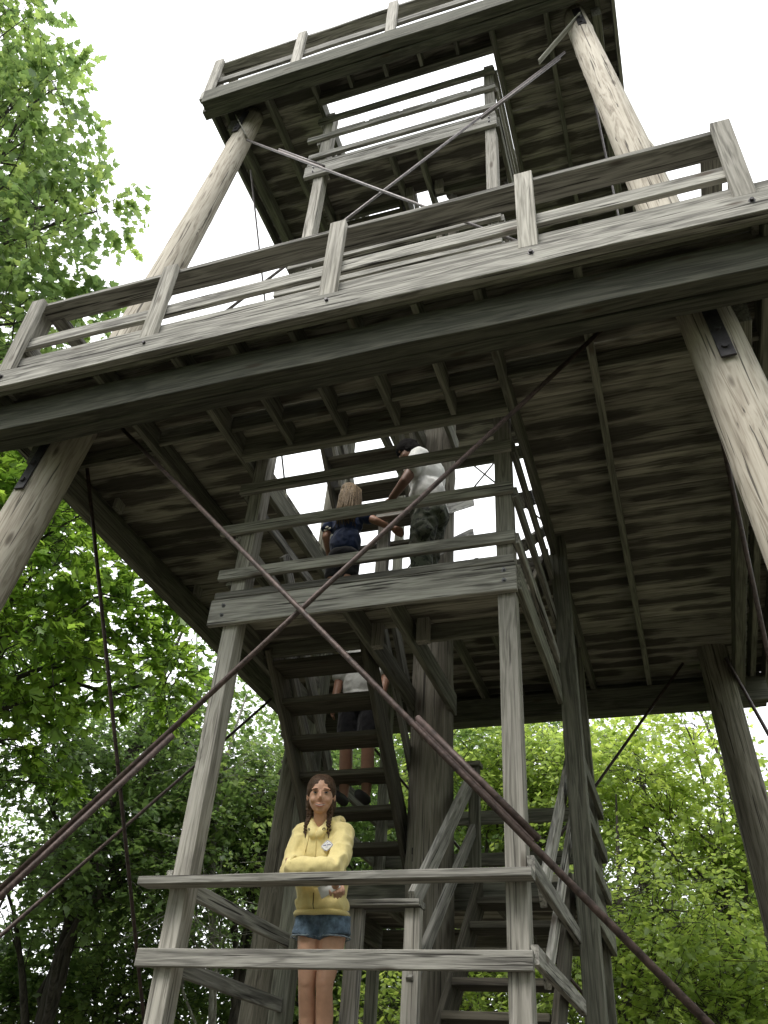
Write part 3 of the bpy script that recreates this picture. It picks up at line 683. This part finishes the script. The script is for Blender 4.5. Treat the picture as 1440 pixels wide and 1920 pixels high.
class Blob:
    def __init__(s): s.V, s.F = [], []
    def add(s, g): o = len(s.V); s.V += [tuple(v) for v in g[0]]; s.F += [tuple(i + o for i in f) for f in g[1]]
    def c(s, p0, r0, p1, r1): s.add(cap_geo(p0, r0, p1, r1)); return s
    def chain(s, pts):
        for (a, ra), (b, rb) in zip(pts, pts[1:]): s.c(a, ra, b, rb)
        return s
    def e(s, c, r, M=None): s.add(ell_geo(c, r, M)); return s
    def build(s, name, mat, parent, voxel=.007, smooth=3, fold=0.0, freq=14.0, remesh=True, stretch=(1, 1, 1)):
        me = mesh_np(name, s.V, s.F)
        if remesh:
            o = bpy.data.objects.new('tmp', me); COL.objects.link(o)
            m = o.modifiers.new('r', 'REMESH'); m.mode = 'VOXEL'; m.voxel_size = voxel
            m2 = o.modifiers.new('s', 'SMOOTH'); m2.factor = .5; m2.iterations = smooth
            dg = bpy.context.evaluated_depsgraph_get(); dg.update()
            me2 = bpy.data.meshes.new_from_object(o.evaluated_get(dg)); bpy.data.objects.remove(o); me = me2; me.name = name
        if fold:
            me.update(); co = [(v.co.copy(), v.normal.copy()) for v in me.vertices]
            for v, (p, n) in zip(me.vertices, co):
                q = Vector((p.x * stretch[0], p.y * stretch[1], p.z * stretch[2])) * freq
                k = mnoise.noise(q) + .5 * mnoise.noise(q * 2.1); k = (1 - abs(k) * 2.0)
                v.co = p + n * fold * k
        me.polygons.foreach_set('use_smooth', [True] * len(me.polygons)); me.update()
        s.me = me; return link(name, me, mat, parent)
def surf(me):
    return BVHTree.FromPolygons([v.co for v in me.vertices], [tuple(p.vertices) for p in me.polygons])
def cloth(name, col, var=.12, scale=60, rough=.9, sheen=.25, bump=.15): return simple(name, col, rough, 0, var, scale, sheen, .15, bump)
def skin(name, col):
    m = simple(name, col, .5, 0, .08, 30); b = [n for n in m.node_tree.nodes if n.type == 'BSDF_PRINCIPLED'][0]
    b.inputs['Subsurface Weight'].default_value = 0.12; b.inputs['Subsurface Radius'].default_value = (.012, .005, .003); return m
M_SKIN = skin('tanned_skin', (0.50, 0.285, 0.19)); M_SKIN2 = skin('skin', (0.36, 0.19, 0.125)); M_SKIN3 = skin('brown_skin', (0.16, 0.085, 0.055))
M_YELLOW = cloth('yellow_fleece', (0.74, 0.62, 0.29), .06); M_YDARK = cloth('yellow_rib_knit', (0.62, 0.51, 0.22), .08, 160)
M_HAIR = simple('brown_hair', (0.062, 0.036, 0.021), .6, 0, .55, 90, spec=.2, bump=.5); M_HAIR_L = simple('light_brown_hair', (0.155, 0.112, 0.066), .6, 0, .65, 70, spec=.2, bump=.5)
M_HAIRD = simple('black_hair', (0.009, 0.008, 0.0075), .85, 0, .3, 90, spec=.08, bump=.3)
M_DENIM = cloth('washed_denim', (0.10, 0.145, 0.20), .55, 34, .9, .1, .3); M_FRAY = cloth('frayed_denim_edge', (0.22, 0.27, 0.32), .3, 120)
M_WHITE = cloth('white_cotton', (0.60, 0.60, 0.57), .08); M_NAVY = cloth('navy_cotton', (0.016, 0.028, 0.075), .2); M_BLACK = cloth('black_cloth', (0.014, 0.014, 0.017), .3)
def camo():
    t = NT('camouflage_cloth'); v = t.coords((1, 1, 1), rnd=False); n = t.noise(v, 11, 4, .6, 1.0); n2 = t.noise(v, 19, 3, .6, 1.2)
    c = t.ramp(n, [(.40, (.025, .032, .022)), (.44, (.07, .08, .055)), (.55, (.075, .085, .06)), (.58, (.125, .125, .10))])
    c = t.mix(t.ramp(n2, [(.56, (0, 0, 0)), (.6, (1, 1, 1))]), c, (.022, .022, .02)); t.l(c, t.b.inputs['Base Color']); t.b.inputs['Roughness'].default_value = .9; return t.m
M_CAMO = camo()
M_DARK = simple('eye_dark', (0.012, 0.01, 0.009), .25); M_EYEW = simple('eye_white', (0.34, 0.31, 0.29), .3); M_TEETH = simple('teeth', (0.5, 0.46, 0.41), .3); M_LIP = simple('lips', (0.30, 0.105, 0.085), .5)
M_LID = simple('eyelash_line', (0.10, 0.055, 0.04), .7); M_BROW = simple('brow_hair', (0.13, 0.075, 0.048), .7)
M_SHOE = simple('dark_shoe', (0.03, 0.028, 0.03), .7)

def head(B, H):
    """adds a head to blob B; H maps head coordinates (face to -y) to the world"""
    R3 = H.to_3x3()
    def e(c, r): B.e(tuple(H @ Vector(c)), r, R3)
    e((0, .012, .03), (.074, .092, .083)); e((0, -.018, -.018), (.067, .070, .080)); e((0, -.034, -.058), (.052, .049, .041))
    e((0, -.063, -.084), (.024, .019, .016))
    for s in (-1, 1):
        e((s * .036, -.060, -.030), (.024, .021, .021)); e((s * .075, .010, -.006), (.009, .019, .029)); e((s * .031, -.074, .026), (.024, .012, .008))
    B.c(tuple(H @ Vector((0, -.084, .012))), .0085, tuple(H @ Vector((0, -.106, -.019))), .0105)
    e((0, -.094, -.027), (.0150, .011, .0075)); e((0, -.086, -.057), (.024, .010, .0055)); e((0, -.083, -.068), (.02, .010, .0065))
def face(root, H, brow=None):
    R3 = H.to_3x3()
    def el(name, c, r, mat, rot=0):
        g = ell_geo(tuple(H @ Vector(c)), r, R3 @ Matrix.Rotation(rot, 3, 'Y'), 12, 8); return link(name, mesh_np(name, g[0], g[1], True), mat, root)
    for s in (-1, 1):
        el('eye', (s * .0305, -.0805, .006), (.0125, .0060, .0036), M_EYEW); el('iris', (s * .0305, -.0865, .0055), (.0062, .0020, .0036), M_DARK)
        el('eyelid', (s * .0305, -.0825, .0098), (.0140, .0068, .0016), M_LID, s * -.10)
        el('eyebrow', (s * .032, -.0858, .0265), (.0175, .0035, .0021), brow or M_BROW, s * .16)
    def arc(name, pts, rr, mat):
        V, F = tube_np([tuple(H @ Vector(p)) for p in pts], rr, 8); link(name, mesh_np(name, V, F, True), mat, root)
    xs = np.linspace(-1, 1, 9)
    arc('mouth', [(.028 * x, -.0955 + .012 * x * x, -.0635 + .0085 * x * x) for x in xs], [.0012 + .0028 * (1 - x * x) for x in xs], M_TEETH)
    arc('lip', [(.030 * x, -.0975 + .013 * x * x, -.0585 + .0075 * x * x) for x in xs], [.0010 + .0017 * (1 - x * x) for x in xs], M_LIP)
    arc('lip', [(.028 * x, -.0965 + .012 * x * x, -.0695 + .0115 * x * x) for x in xs], [.0012 + .0028 * (1 - x * x) for x in xs], M_LIP)
def headM(c, yaw, pitch, roll=0, s=1.0):
    return Matrix.Translation(c) @ Matrix.Rotation(yaw, 4, 'Z') @ Matrix.Rotation(pitch, 4, 'X') @ Matrix.Rotation(roll, 4, 'Y') @ Matrix.Scale(s, 4)
def hand(B, wrist, knuck, spread, curl, r=.0095, L=.075):
    """palm from wrist to the knuckle line, four fingers bending along curl, a thumb from the side"""
    w, k, s, cu = Vector(wrist), Vector(knuck), Vector(spread).normalized(), Vector(curl)
    d = (k - w).normalized(); B.c(tuple(w), .021, tuple(k.lerp(w, .35)), .024); B.e(tuple(k.lerp(w, .3)), (.03, .03, .03))
    for i, f in enumerate((-1.5, -.5, .5, 1.5)):
        l = L * (.82, .98, 1.0, .88)[i]; a = k + s * f * .0185; b = a + d * l * .45 + cu * l * .12; c = b + (d * .6 + cu * .6).normalized() * l * .32; e = c + (d * .2 + cu).normalized() * l * .25
        B.c(tuple(w.lerp(k, .6) + s * f * .012), r, tuple(a), r); B.chain([(tuple(a), r), (tuple(b), r * .95), (tuple(c), r * .9), (tuple(e), r * .8)])
    a = w.lerp(k, .25) - s * .026; b = a + d * .03 - s * .016 + cu * .01; c = b + d * .028 + cu * .014
    B.chain([(tuple(a), r * 1.2), (tuple(b), r * 1.1), (tuple(c), r * .9)])

# ---- woman in the yellow hoodie, leaning on the landing rail
def woman():
    root = empty('person', (-2.08, 4.97, G0)); tag(root, 'smiling person in yellow zip hoodie and denim shorts, forearms crossed on the rail', 'person')
    H = headM((-2.108, 4.785, 1.716), math.radians(21), math.radians(10), math.radians(-3), 1.09)
    B = Blob(); head(B, H)
    B.chain([((-2.105, 4.80, 1.64), .047), ((-2.108, 4.845, 1.56), .05), ((-2.11, 4.88, 1.47), .075)])
    for kx, hx, ax in ((-2.135, -2.165, -2.13), (-2.02, -2.015, -2.025)):
        ky = 4.925 if kx < -2.1 else 4.905
        B.chain([((hx, 4.965, 1.0), .076), ((hx * .6 + kx * .4, 4.955, .88), .071), ((kx, ky, .72), .052), ((kx, ky + .005, .665), .047), ((ax * .6 + kx * .4, ky + .05, .55), .050), ((ax, 4.985, .33), .034), ((ax, 4.98, .275), .032)])
        B.e((kx, ky - .028, .705), (.033, .025, .035))
        B.c((ax, 5.0, .272), .03, (ax, 4.86, .258), .024)
    hand(B, (-2.14, 4.572, 1.247), (-2.186, 4.60, 1.262), (0, -.2, 1), (-.2, .9, -.1), r=.0085, L=.058)
    hand(B, (-1.925, 4.668, 1.19), (-1.892, 4.66, 1.148), (1, 0, .35), (-.1, -.5, -.75), r=.0085, L=.064)
    B.build('body', M_SKIN, root, voxel=.0046, smooth=4)
    face(root, H)
    # hoodie
    K = Blob()
    K.e((-2.108, 4.885, 1.415), (.148, .110, .165)).e((-2.10, 4.915, 1.22), (.155, .118, .19)).e((-2.095, 4.94, 1.115), (.168, .128, .075))
    K.c((-2.235, 4.865, 1.505), .066, (-1.975, 4.865, 1.505), .066)
    K.e((-2.108, 4.94, 1.575), (.112, .07, .045)).e((-2.108, 4.97, 1.52), (.12, .06, .09))
    for s in (-1, 1): K.chain([((-2.108 + s * .092, 4.90, 1.588), .03), ((-2.108 + s * .068, 4.825, 1.565), .026), ((-2.106 + s * .02, 4.775, 1.478), .022)])
    K.chain([((-2.238, 4.86, 1.495), .059), ((-2.246, 4.80, 1.37), .056), ((-2.24, 4.745, 1.255), .053), ((-2.12, 4.70, 1.225), .052), ((-1.965, 4.675, 1.20), .044)])
    K.chain([((-1.968, 4.86, 1.495), .059), ((-1.942, 4.79, 1.37), .058), ((-1.938, 4.70, 1.258), .056), ((-2.05, 4.615, 1.248), .052), ((-2.12, 4.578, 1.241), .048), ((-2.142, 4.572, 1.240), .047)])
    ho = K.build('hoodie', M_YELLOW, root, voxel=.0065, smooth=3, fold=.011, freq=10.0, stretch=(1, 1, .75)); hs = surf(K.me)
    def front(x, z, off=.002):
        p, n, i, d = hs.ray_cast(Vector((x, 4.2, z)), Vector((0, 1, 0))); return Vector((x, (p.y if p else 4.78) - off, z))
    def ribbon(name, pts, w, mat, th=.003):
        V, F = tube_np([tuple(p) for p in pts], [w] * len(pts), 6); link(name, mesh_np(name, V, F, True), mat, ho)
    ribbon('hem', [(-2.095 + .158 * math.cos(a), 4.945 + .118 * math.sin(a), 1.055 + .012 * abs(math.cos(a)) ) for a in np.linspace(0, 2 * math.pi, 33)], .017, M_YDARK)
    ribbon('cuff', [(-2.137, 4.574 + .047 * math.cos(a), 1.249 + .047 * math.sin(a)) for a in np.linspace(0, 2 * math.pi, 17)], .009, M_YDARK)
    ribbon('zipper', [front(-2.103, z) for z in np.linspace(1.475, 1.33, 10)], .0032, M_YDARK)
    ribbon('zipper', [front(-2.098, z, .001) for z in np.linspace(1.155, 1.05, 8)], .0032, simple('zip_shadow_tape', (.12, .085, .03), .8))
    for s in (-1, 1):
        ribbon('drawstring', [front(-2.106 + s * (.05 + .012 * t), 1.50 - .12 * t, .004) for t in np.linspace(0, 1, 7)], .0038, M_YELLOW)
        ribbon('eyelet', [front(-2.106 + s * .05 + .007 * math.cos(a), 1.505 + .007 * math.sin(a), .002) for a in np.linspace(0, 2 * math.pi, 10)], .0025, simple('dark_eyelet', (.05, .04, .02), .5))
    # diamond badge with blue lettering
    def patch(name, cx, cz, pts, off, mat):
        c0 = front(cx, cz, 0).y; sx = (front(cx + .035, cz, 0).y - front(cx - .035, cz, 0).y) / .07; sz = (front(cx, cz + .025, 0).y - front(cx, cz - .025, 0).y) / .05
        c0 = min(c0, *[front(cx + x, cz + z, 0).y - sx * x - sz * z for x, z in ((.04, 0), (-.04, 0), (0, .03), (0, -.03), (.02, .012), (-.02, .012), (.02, -.012), (-.02, -.012))])
        V = [Vector((cx, c0 - off, cz))] + [Vector((cx + x, c0 - off + sx * x + sz * z, cz + z)) for x, z in pts]; n = len(pts)
        return link(name, mesh_np(name, V, [(0, 1 + i, 1 + (i + 1) % n) for i in range(n)]), mat, ho).name
    bx, bz = -2.027, 1.408
    def dia(a, b): return [(a * math.copysign(abs(math.cos(t)) ** 1.6, math.cos(t)), b * math.copysign(abs(math.sin(t)) ** 1.6, math.sin(t))) for t in np.linspace(0, 2 * math.pi, 25)[:-1]]
    def letter(x, z, w, h):
        q = bpy.data.objects[badge0].data.vertices; a = q[0].co; px = q[1].co - a; pz = q[7].co - a
        sx = px.y / px.x; sz = (pz.y - sx * pz.x) / pz.z
        V = [(a.x + u, a.y - .0012 + sx * u + sz * v, a.z + v) for u, v in ((x - w / 2, z - h / 2), (x + w / 2, z - h / 2), (x + w / 2, z + h / 2), (x - w / 2, z + h / 2))]
        link('lettering', mesh_np('lettering', V, [(0, 1, 2, 3)]), BLUE, ho)
    BLUE = simple('blue_print', (.03, .035, .22), .7); PW = simple('white_print', (.78, .78, .8), .7)
    patch('badge', bx, bz, dia(.045, .0325), .0035, PW); patch('badge', bx, bz, dia(.042, .030), .0045, BLUE); badge0 = patch('badge', bx, bz, dia(.0395, .0275), .0055, PW)
    for i, (x, w, z, h) in enumerate([(-.025, .004, .003, .0055), (-.0195, .004, .003, .006), (-.014, .004, .003, .006), (-.008, .0045, .003, .007), (.004, .0045, .003, .007), (.010, .004, .003, .006), (.0155, .004, .003, .006), (.021, .004, .003, .0065), (.0265, .0035, .003, .005),
                                       (0, .0035, .0165, .006), (-.006, .003, -.009, .003), (0, .003, -.009, .003), (.006, .003, -.009, .003)]):
        letter(x, z, w, h)
    # shorts
    S = Blob(); S.e((-2.09, 4.965, 1.06), (.155, .112, .075))
    for hx in (-2.172, -2.008): S.chain([((hx, 4.965, 1.04), .086), ((hx, 4.958, 1.01), .087)]); S.add(tube_np([(hx, 4.96, 1.05), (hx, 4.957, 1.0), (hx - (.006 if hx < -2.1 else -.006), 4.953, .955), (hx - (.008 if hx < -2.1 else -.008), 4.953, .945)], [.086, .088, .091, .091], 20))
    so = S.build('shorts', M_DENIM, root, voxel=.007, smooth=2, fold=.004, freq=16)
    for hx in (-2.18, -2.0):
        V, F = [], []
        pts = [(hx + .090 * math.cos(a), 4.953 + .090 * math.sin(a), .944 - 0 * .012 * math.sin(a) + random.uniform(-.003, .003)) for a in np.linspace(0, 2 * math.pi, 41)]
        V, F = tube_np(pts, [.004 + random.uniform(-.0015, .002) for _ in pts], 6); link('frayed_hem', mesh_np('frayed_hem', V, F, True), M_FRAY, so)
    # hair: cap parted in the middle, two braids over the chest
    A = Blob(); R3 = H.to_3x3()
    for s in (-1, 1):
        A.e(tuple(H @ Vector((s * .011, .0215, .042))), (.072, .093, .081), R3)
        A.e(tuple(H @ Vector((s * .058, .038, -.035))), (.030, .05, .055), R3); A.e(tuple(H @ Vector((s * .068, .016, .03))), (.016, .045, .045), R3)
    A.e(tuple(H @ Vector((0, .06, -.02))), (.06, .05, .07), R3)
    ha = A.build('hair', M_HAIR, root, voxel=.005, smooth=2, fold=.0022, freq=70, stretch=(1, .25, .25))
    for x0, x1, z1, s in ((-2.176, -2.186, 1.505, -1), (-2.040, -2.036, 1.500, 1)):
        Bz = Blob(); st = H @ Vector((s * .066, .012, -.070)); n = 9
        for i in range(n):
            f = i / (n - 1); z = st.z + (z1 - st.z) * f; x = st.x * (1 - min(1, f * 2.5)) + (x0 + (x1 - x0) * f) * min(1, f * 2.5)
            yf = front(x, z, .006).y if z < 1.575 else 4.80; y = min(st.y * (1 - f * 2) + yf * f * 2, yf) if f < .5 else yf
            for q in (-1, 1): Bz.e((x + q * .0075, y, z + q * .007), (.0125 * (1 - .45 * f), .011 * (1 - .4 * f), .0155 * (1 - .3 * f)), Matrix.Rotation(q * .6, 3, 'Y'))
        e = front(x1, z1 - .01, .005); Bz.c(tuple(e), .006, tuple(front(x1 + .002, z1 - .04, .004)), .002)
        Bz.build('braid', M_HAIR, root, remesh=False)
    # what she holds
    ph = link('phone', board_mesh(.125, .068, .009, 0, .003), simple('white_phone_case', (.62, .62, .60), .35), None, Matrix.Translation((-1.94, 4.652, 1.145)) @ Matrix.Rotation(math.radians(-28), 4, 'Y') @ Matrix.Rotation(math.radians(90), 4, 'X'))
    tag(ph, 'white phone in the hand hanging below the landing rail', 'phone')
woman()

# ---- man in white shirt and camouflage trousers on the landing above
def man():
    z = G0 + 2 * H; f = z
    root = empty('person', (-1.6, 5.15, f)); tag(root, 'person in white T-shirt and camouflage trousers with head bowed on the landing', 'person')
    Hm = headM((-1.775, 5.13, f + 1.60), math.radians(-78), math.radians(34))
    B = Blob(); head(B, Hm); B.chain([((-1.73, 5.14, f + 1.52), .055), ((-1.64, 5.15, f + 1.44), .065)])
    B.chain([((-1.635, 4.96, f + 1.36), .05), ((-1.70, 4.93, f + 1.16), .046), ((-1.73, 4.925, f + 1.10), .042), ((-1.84, 4.98, f + 1.0), .033)])
    B.chain([((-1.635, 5.33, f + 1.36), .05), ((-1.71, 5.34, f + 1.14), .044), ((-1.85, 5.22, f + 1.02), .033)])
    hand(B, (-1.845, 4.985, f + .995), (-1.90, 5.01, f + .97), (0, .3, 1), (-.3, .8, -.3)); hand(B, (-1.855, 5.21, f + 1.015), (-1.905, 5.18, f + .99), (0, .3, 1), (-.3, -.8, -.3))
    B.build('body', M_SKIN3, root, voxel=.008, smooth=2); 
    K = Blob(); K.e((-1.61, 5.15, f + 1.30), (.15, .195, .20)).e((-1.59, 5.15, f + 1.08), (.15, .18, .20)).e((-1.58, 5.15, f + .93), (.158, .185, .08))
    K.c((-1.63, 5.02, f + 1.40), .075, (-1.63, 5.28, f + 1.40), .075)
    for y0, y1 in ((4.99, 4.94), (5.31, 5.345)): K.chain([((-1.63, y0, f + 1.40), .08), ((-1.665, y1, f + 1.24), .072)])
    K.build('shirt', M_WHITE, root, voxel=.01, smooth=3, fold=.011, freq=8, stretch=(1, 1, .6))
    P = Blob(); P.e((-1.575, 5.15, f + .90), (.155, .185, .11)).e((-1.515, 5.11, f + .86), (.10, .12, .10))
    for y in (5.06, 5.24): P.chain([((-1.575, y, f + .86), .105), ((-1.60, y, f + .62), .098), ((-1.61, y - .005, f + .47), .085), ((-1.585, y, f + .25), .08), ((-1.575, y, f + .09), .078)])
    P.e((-1.56, 4.965, f + .62), (.07, .035, .09))
    P.build('trousers', M_CAMO, root, voxel=.011, smooth=2, fold=.011, freq=9)
    A = Blob(); R3 = Hm.to_3x3()
    for c, r in (((0, .012, .045), (.086, .104, .086)), ((0, .06, -.015), (.074, .055, .07)), ((.05, .01, .0), (.035, .05, .05)), ((-.05, .01, .0), (.035, .05, .05))): A.e(tuple(Hm @ Vector(c)), r, R3)
    A.build('hair', M_HAIRD, root, voxel=.007, smooth=2, fold=.006, freq=42)
    for y in (5.06, 5.24):
        C = Blob(); C.c((-1.56, y, f + .05), .045, (-1.74, y, f + .04), .038); C.build('shoe', M_SHOE, root, voxel=.01)
man()
# ---- child with long hair, seen from behind
def child():
    f = G0 + 2 * H; X = -2.27
    root = empty('person', (X, 5.1, f)); tag(root, 'person in navy T-shirt with long light brown hair, back turned, on the landing', 'person')
    Hm = headM((X + .005, 5.10, f + 1.185), math.radians(160), math.radians(5), s=.95)
    B = Blob(); head(B, Hm); B.chain([((X, 5.10, f + 1.09), .042), ((X, 5.09, f + .98), .06)])
    B.chain([((X + .15, 5.09, f + .95), .038), ((X + .25, 5.06, f + .86), .034), ((X + .27, 5.06, f + .845), .032), ((X + .37, 5.14, f + .82), .024)])
    B.chain([((X - .15, 5.09, f + .95), .038), ((X - .165, 5.07, f + .76), .032), ((X - .15, 5.17, f + .60), .024)])
    hand(B, (X + .375, 5.145, f + .818), (X + .42, 5.17, f + .81), (0, -.3, 1), (.3, .8, -.2), r=.008, L=.06); hand(B, (X - .15, 5.175, f + .59), (X - .148, 5.19, f + .54), (0, 1, 0), (.6, 0, -.4), r=.008, L=.06)
    for s in (-1, 1): B.chain([((X + s * .07, 5.09, f + .50), .06), ((X + s * .07, 5.08, f + .30), .042), ((X + s * .07, 5.11, f + .18), .045), ((X + s * .07, 5.10, f + .06), .032)]); B.c((X + s * .07, 5.10, f + .035), .032, (X + s * .07, 5.22, f + .03), .025)
    B.build('body', M_SKIN2, root, voxel=.007, smooth=2)
    K = Blob(); K.e((X, 5.10, f + .88), (.135, .09, .15)).e((X, 5.10, f + .70), (.132, .095, .16)).c((X - .10, 5.09, f + .965), .05, (X + .10, 5.09, f + .965), .05)
    K.chain([((X + .12, 5.09, f + .955), .055), ((X + .20, 5.075, f + .90), .05)]); K.chain([((X - .12, 5.09, f + .955), .055), ((X - .165, 5.075, f + .85), .052)])
    sh = K.build('shirt', M_NAVY, root, voxel=.008, smooth=3, fold=.006, freq=12); ks = surf(K.me)
    pr = []
    for i in range(7):
        a = i * .9; x = X - .145 + .02 * math.cos(a); zz = f + .80 + .035 * math.sin(a)
        p, n, _, _ = ks.ray_cast(Vector((x, 4.5, zz)), Vector((0, 1, 0)))
        if p: pr.append(p)
    if pr:
        C = Blob()
        for p in pr: C.e((p.x, p.y, p.z), (.016, .004, .012))
        C.build('shirt_print', simple('cream_print', (.6, .58, .48), .8), sh, remesh=False)
    S = Blob(); S.e((X, 5.10, f + .56), (.135, .098, .09))
    for s in (-1, 1): S.chain([((X + s * .068, 5.10, f + .52), .072), ((X + s * .07, 5.095, f + .38), .068)])
    S.build('shorts', M_BLACK, root, voxel=.009, fold=.004)
    A = Blob(); R3 = Hm.to_3x3()
    A.e(tuple(Hm @ Vector((0, .020, .04))), (.081, .097, .083), R3)
    A.e((X + .005, 5.045, f + 1.13), (.088, .055, .13)); A.e((X + .012, 5.02, f + 1.0), (.075, .035, .12))
    ha = A.build('hair', M_HAIR_L, root, voxel=.006, smooth=3)
    rs = random.Random(5); G = Blob()
    for i in range(110):
        a = rs.uniform(-1.75, 1.75); rr = rs.uniform(.9, 1.06); sx = math.sin(a); cy = -math.cos(a)
        top = Hm @ Vector((rs.uniform(-.02, .02), .02, .125)); c0 = Hm.translation
        p1 = Vector((c0.x + .082 * sx * rr, c0.y + .004 + .098 * cy * rr, c0.z + .055)); p2 = Vector((c0.x + .092 * sx * rr, c0.y + .0 + .102 * cy * rr, c0.z - .06))
        L = rs.uniform(.16, .30); p3 = Vector((X + .01 + .095 * sx * rr + rs.uniform(-.012, .012), 5.09 + .115 * cy * rr, c0.z - .10 - L * .4)); p4 = Vector((p3.x * .9 + (X + .02) * .1 + rs.uniform(-.02, .02), p3.y + rs.uniform(-.012, .006), c0.z - .10 - L))
        G.add(tube_np([tuple(top), tuple(p1), tuple(p2), tuple(p3), tuple(p4)], [.007, .0085, .009, .0075, .002], 5))
    G.build('hair_strands', M_HAIR_L, ha, remesh=False)
child()
# ---- climber on the flight behind, half hidden by the treads
def climber():
    f = 2.145; X = -2.46; Y = 6.22
    root = empty('person', (X, Y, f)); tag(root, 'person in pale shirt and dark shorts seen through the stair treads', 'person')
    Hm = headM((X, Y - .03, f + 1.56), 0, math.radians(8))
    B = Blob(); head(B, Hm); B.chain([((X, Y, f + 1.48), .055), ((X, Y, f + 1.36), .07)])
    for s in (-1, 1):
        B.chain([((X + s * .19, Y, f + 1.34), .045), ((X + s * .22, Y - .02, f + 1.06), .04), ((X + s * .21, Y - .10, f + .82), .03)]); hand(B, (X + s * .21, Y - .10, f + .81), (X + s * .205, Y - .12, f + .75), (0, 1, 0), (-s * .5, 0, -.4))
    B.chain([((X - .09, Y, f + .80), .085), ((X - .09, Y - .02, f + .47), .055), ((X - .09, Y + .01, f + .30), .056), ((X - .09, Y + .02, f + .07), .036)])
    B.chain([((X + .09, Y, f + .80), .085), ((X + .10, Y - .02, f + .47), .055), ((X + .10, Y + .01, f + .30), .056), ((X + .10, Y + .02, f + .07), .036)])
    B.build('body', M_SKIN2, root, voxel=.009, smooth=2); face(root, Hm)
    K = Blob(); K.e((X, Y, f + 1.24), (.19, .125, .2)).e((X, Y, f + 1.02), (.175, .125, .2)).e((X, Y, f + .90), (.185, .135, .07)).c((X - .13, Y, f + 1.36), .07, (X + .13, Y, f + 1.36), .07)
    for s in (-1, 1): K.chain([((X + s * .16, Y, f + 1.36), .075), ((X + s * .215, Y - .01, f + 1.14), .066)])
    K.build('shirt', M_WHITE, root, voxel=.011, fold=.009, freq=9)
    S = Blob(); S.e((X, Y, f + .84), (.175, .125, .1))
    for s in (-1, 1): S.chain([((X + s * .09, Y, f + .80), .10), ((X + s * .095, Y - .01, f + .54), .09)])
    S.build('shorts', M_BLACK, root, voxel=.011, fold=.005)
    A = Blob(); R3 = Hm.to_3x3(); A.e(tuple(Hm @ Vector((0, .022, .042))), (.081, .095, .082), R3); A.e(tuple(Hm @ Vector((0, .05, -.01))), (.066, .05, .06), R3); A.build('hair', M_HAIR, root, voxel=.008)
    for s in (-1, 1):
        C = Blob(); C.c((X + s * .095, Y + .04, f + .05), .044, (X + s * .095, Y - .13, f + .04), .038); C.build('shoe', M_SHOE, root, voxel=.01)
climber()
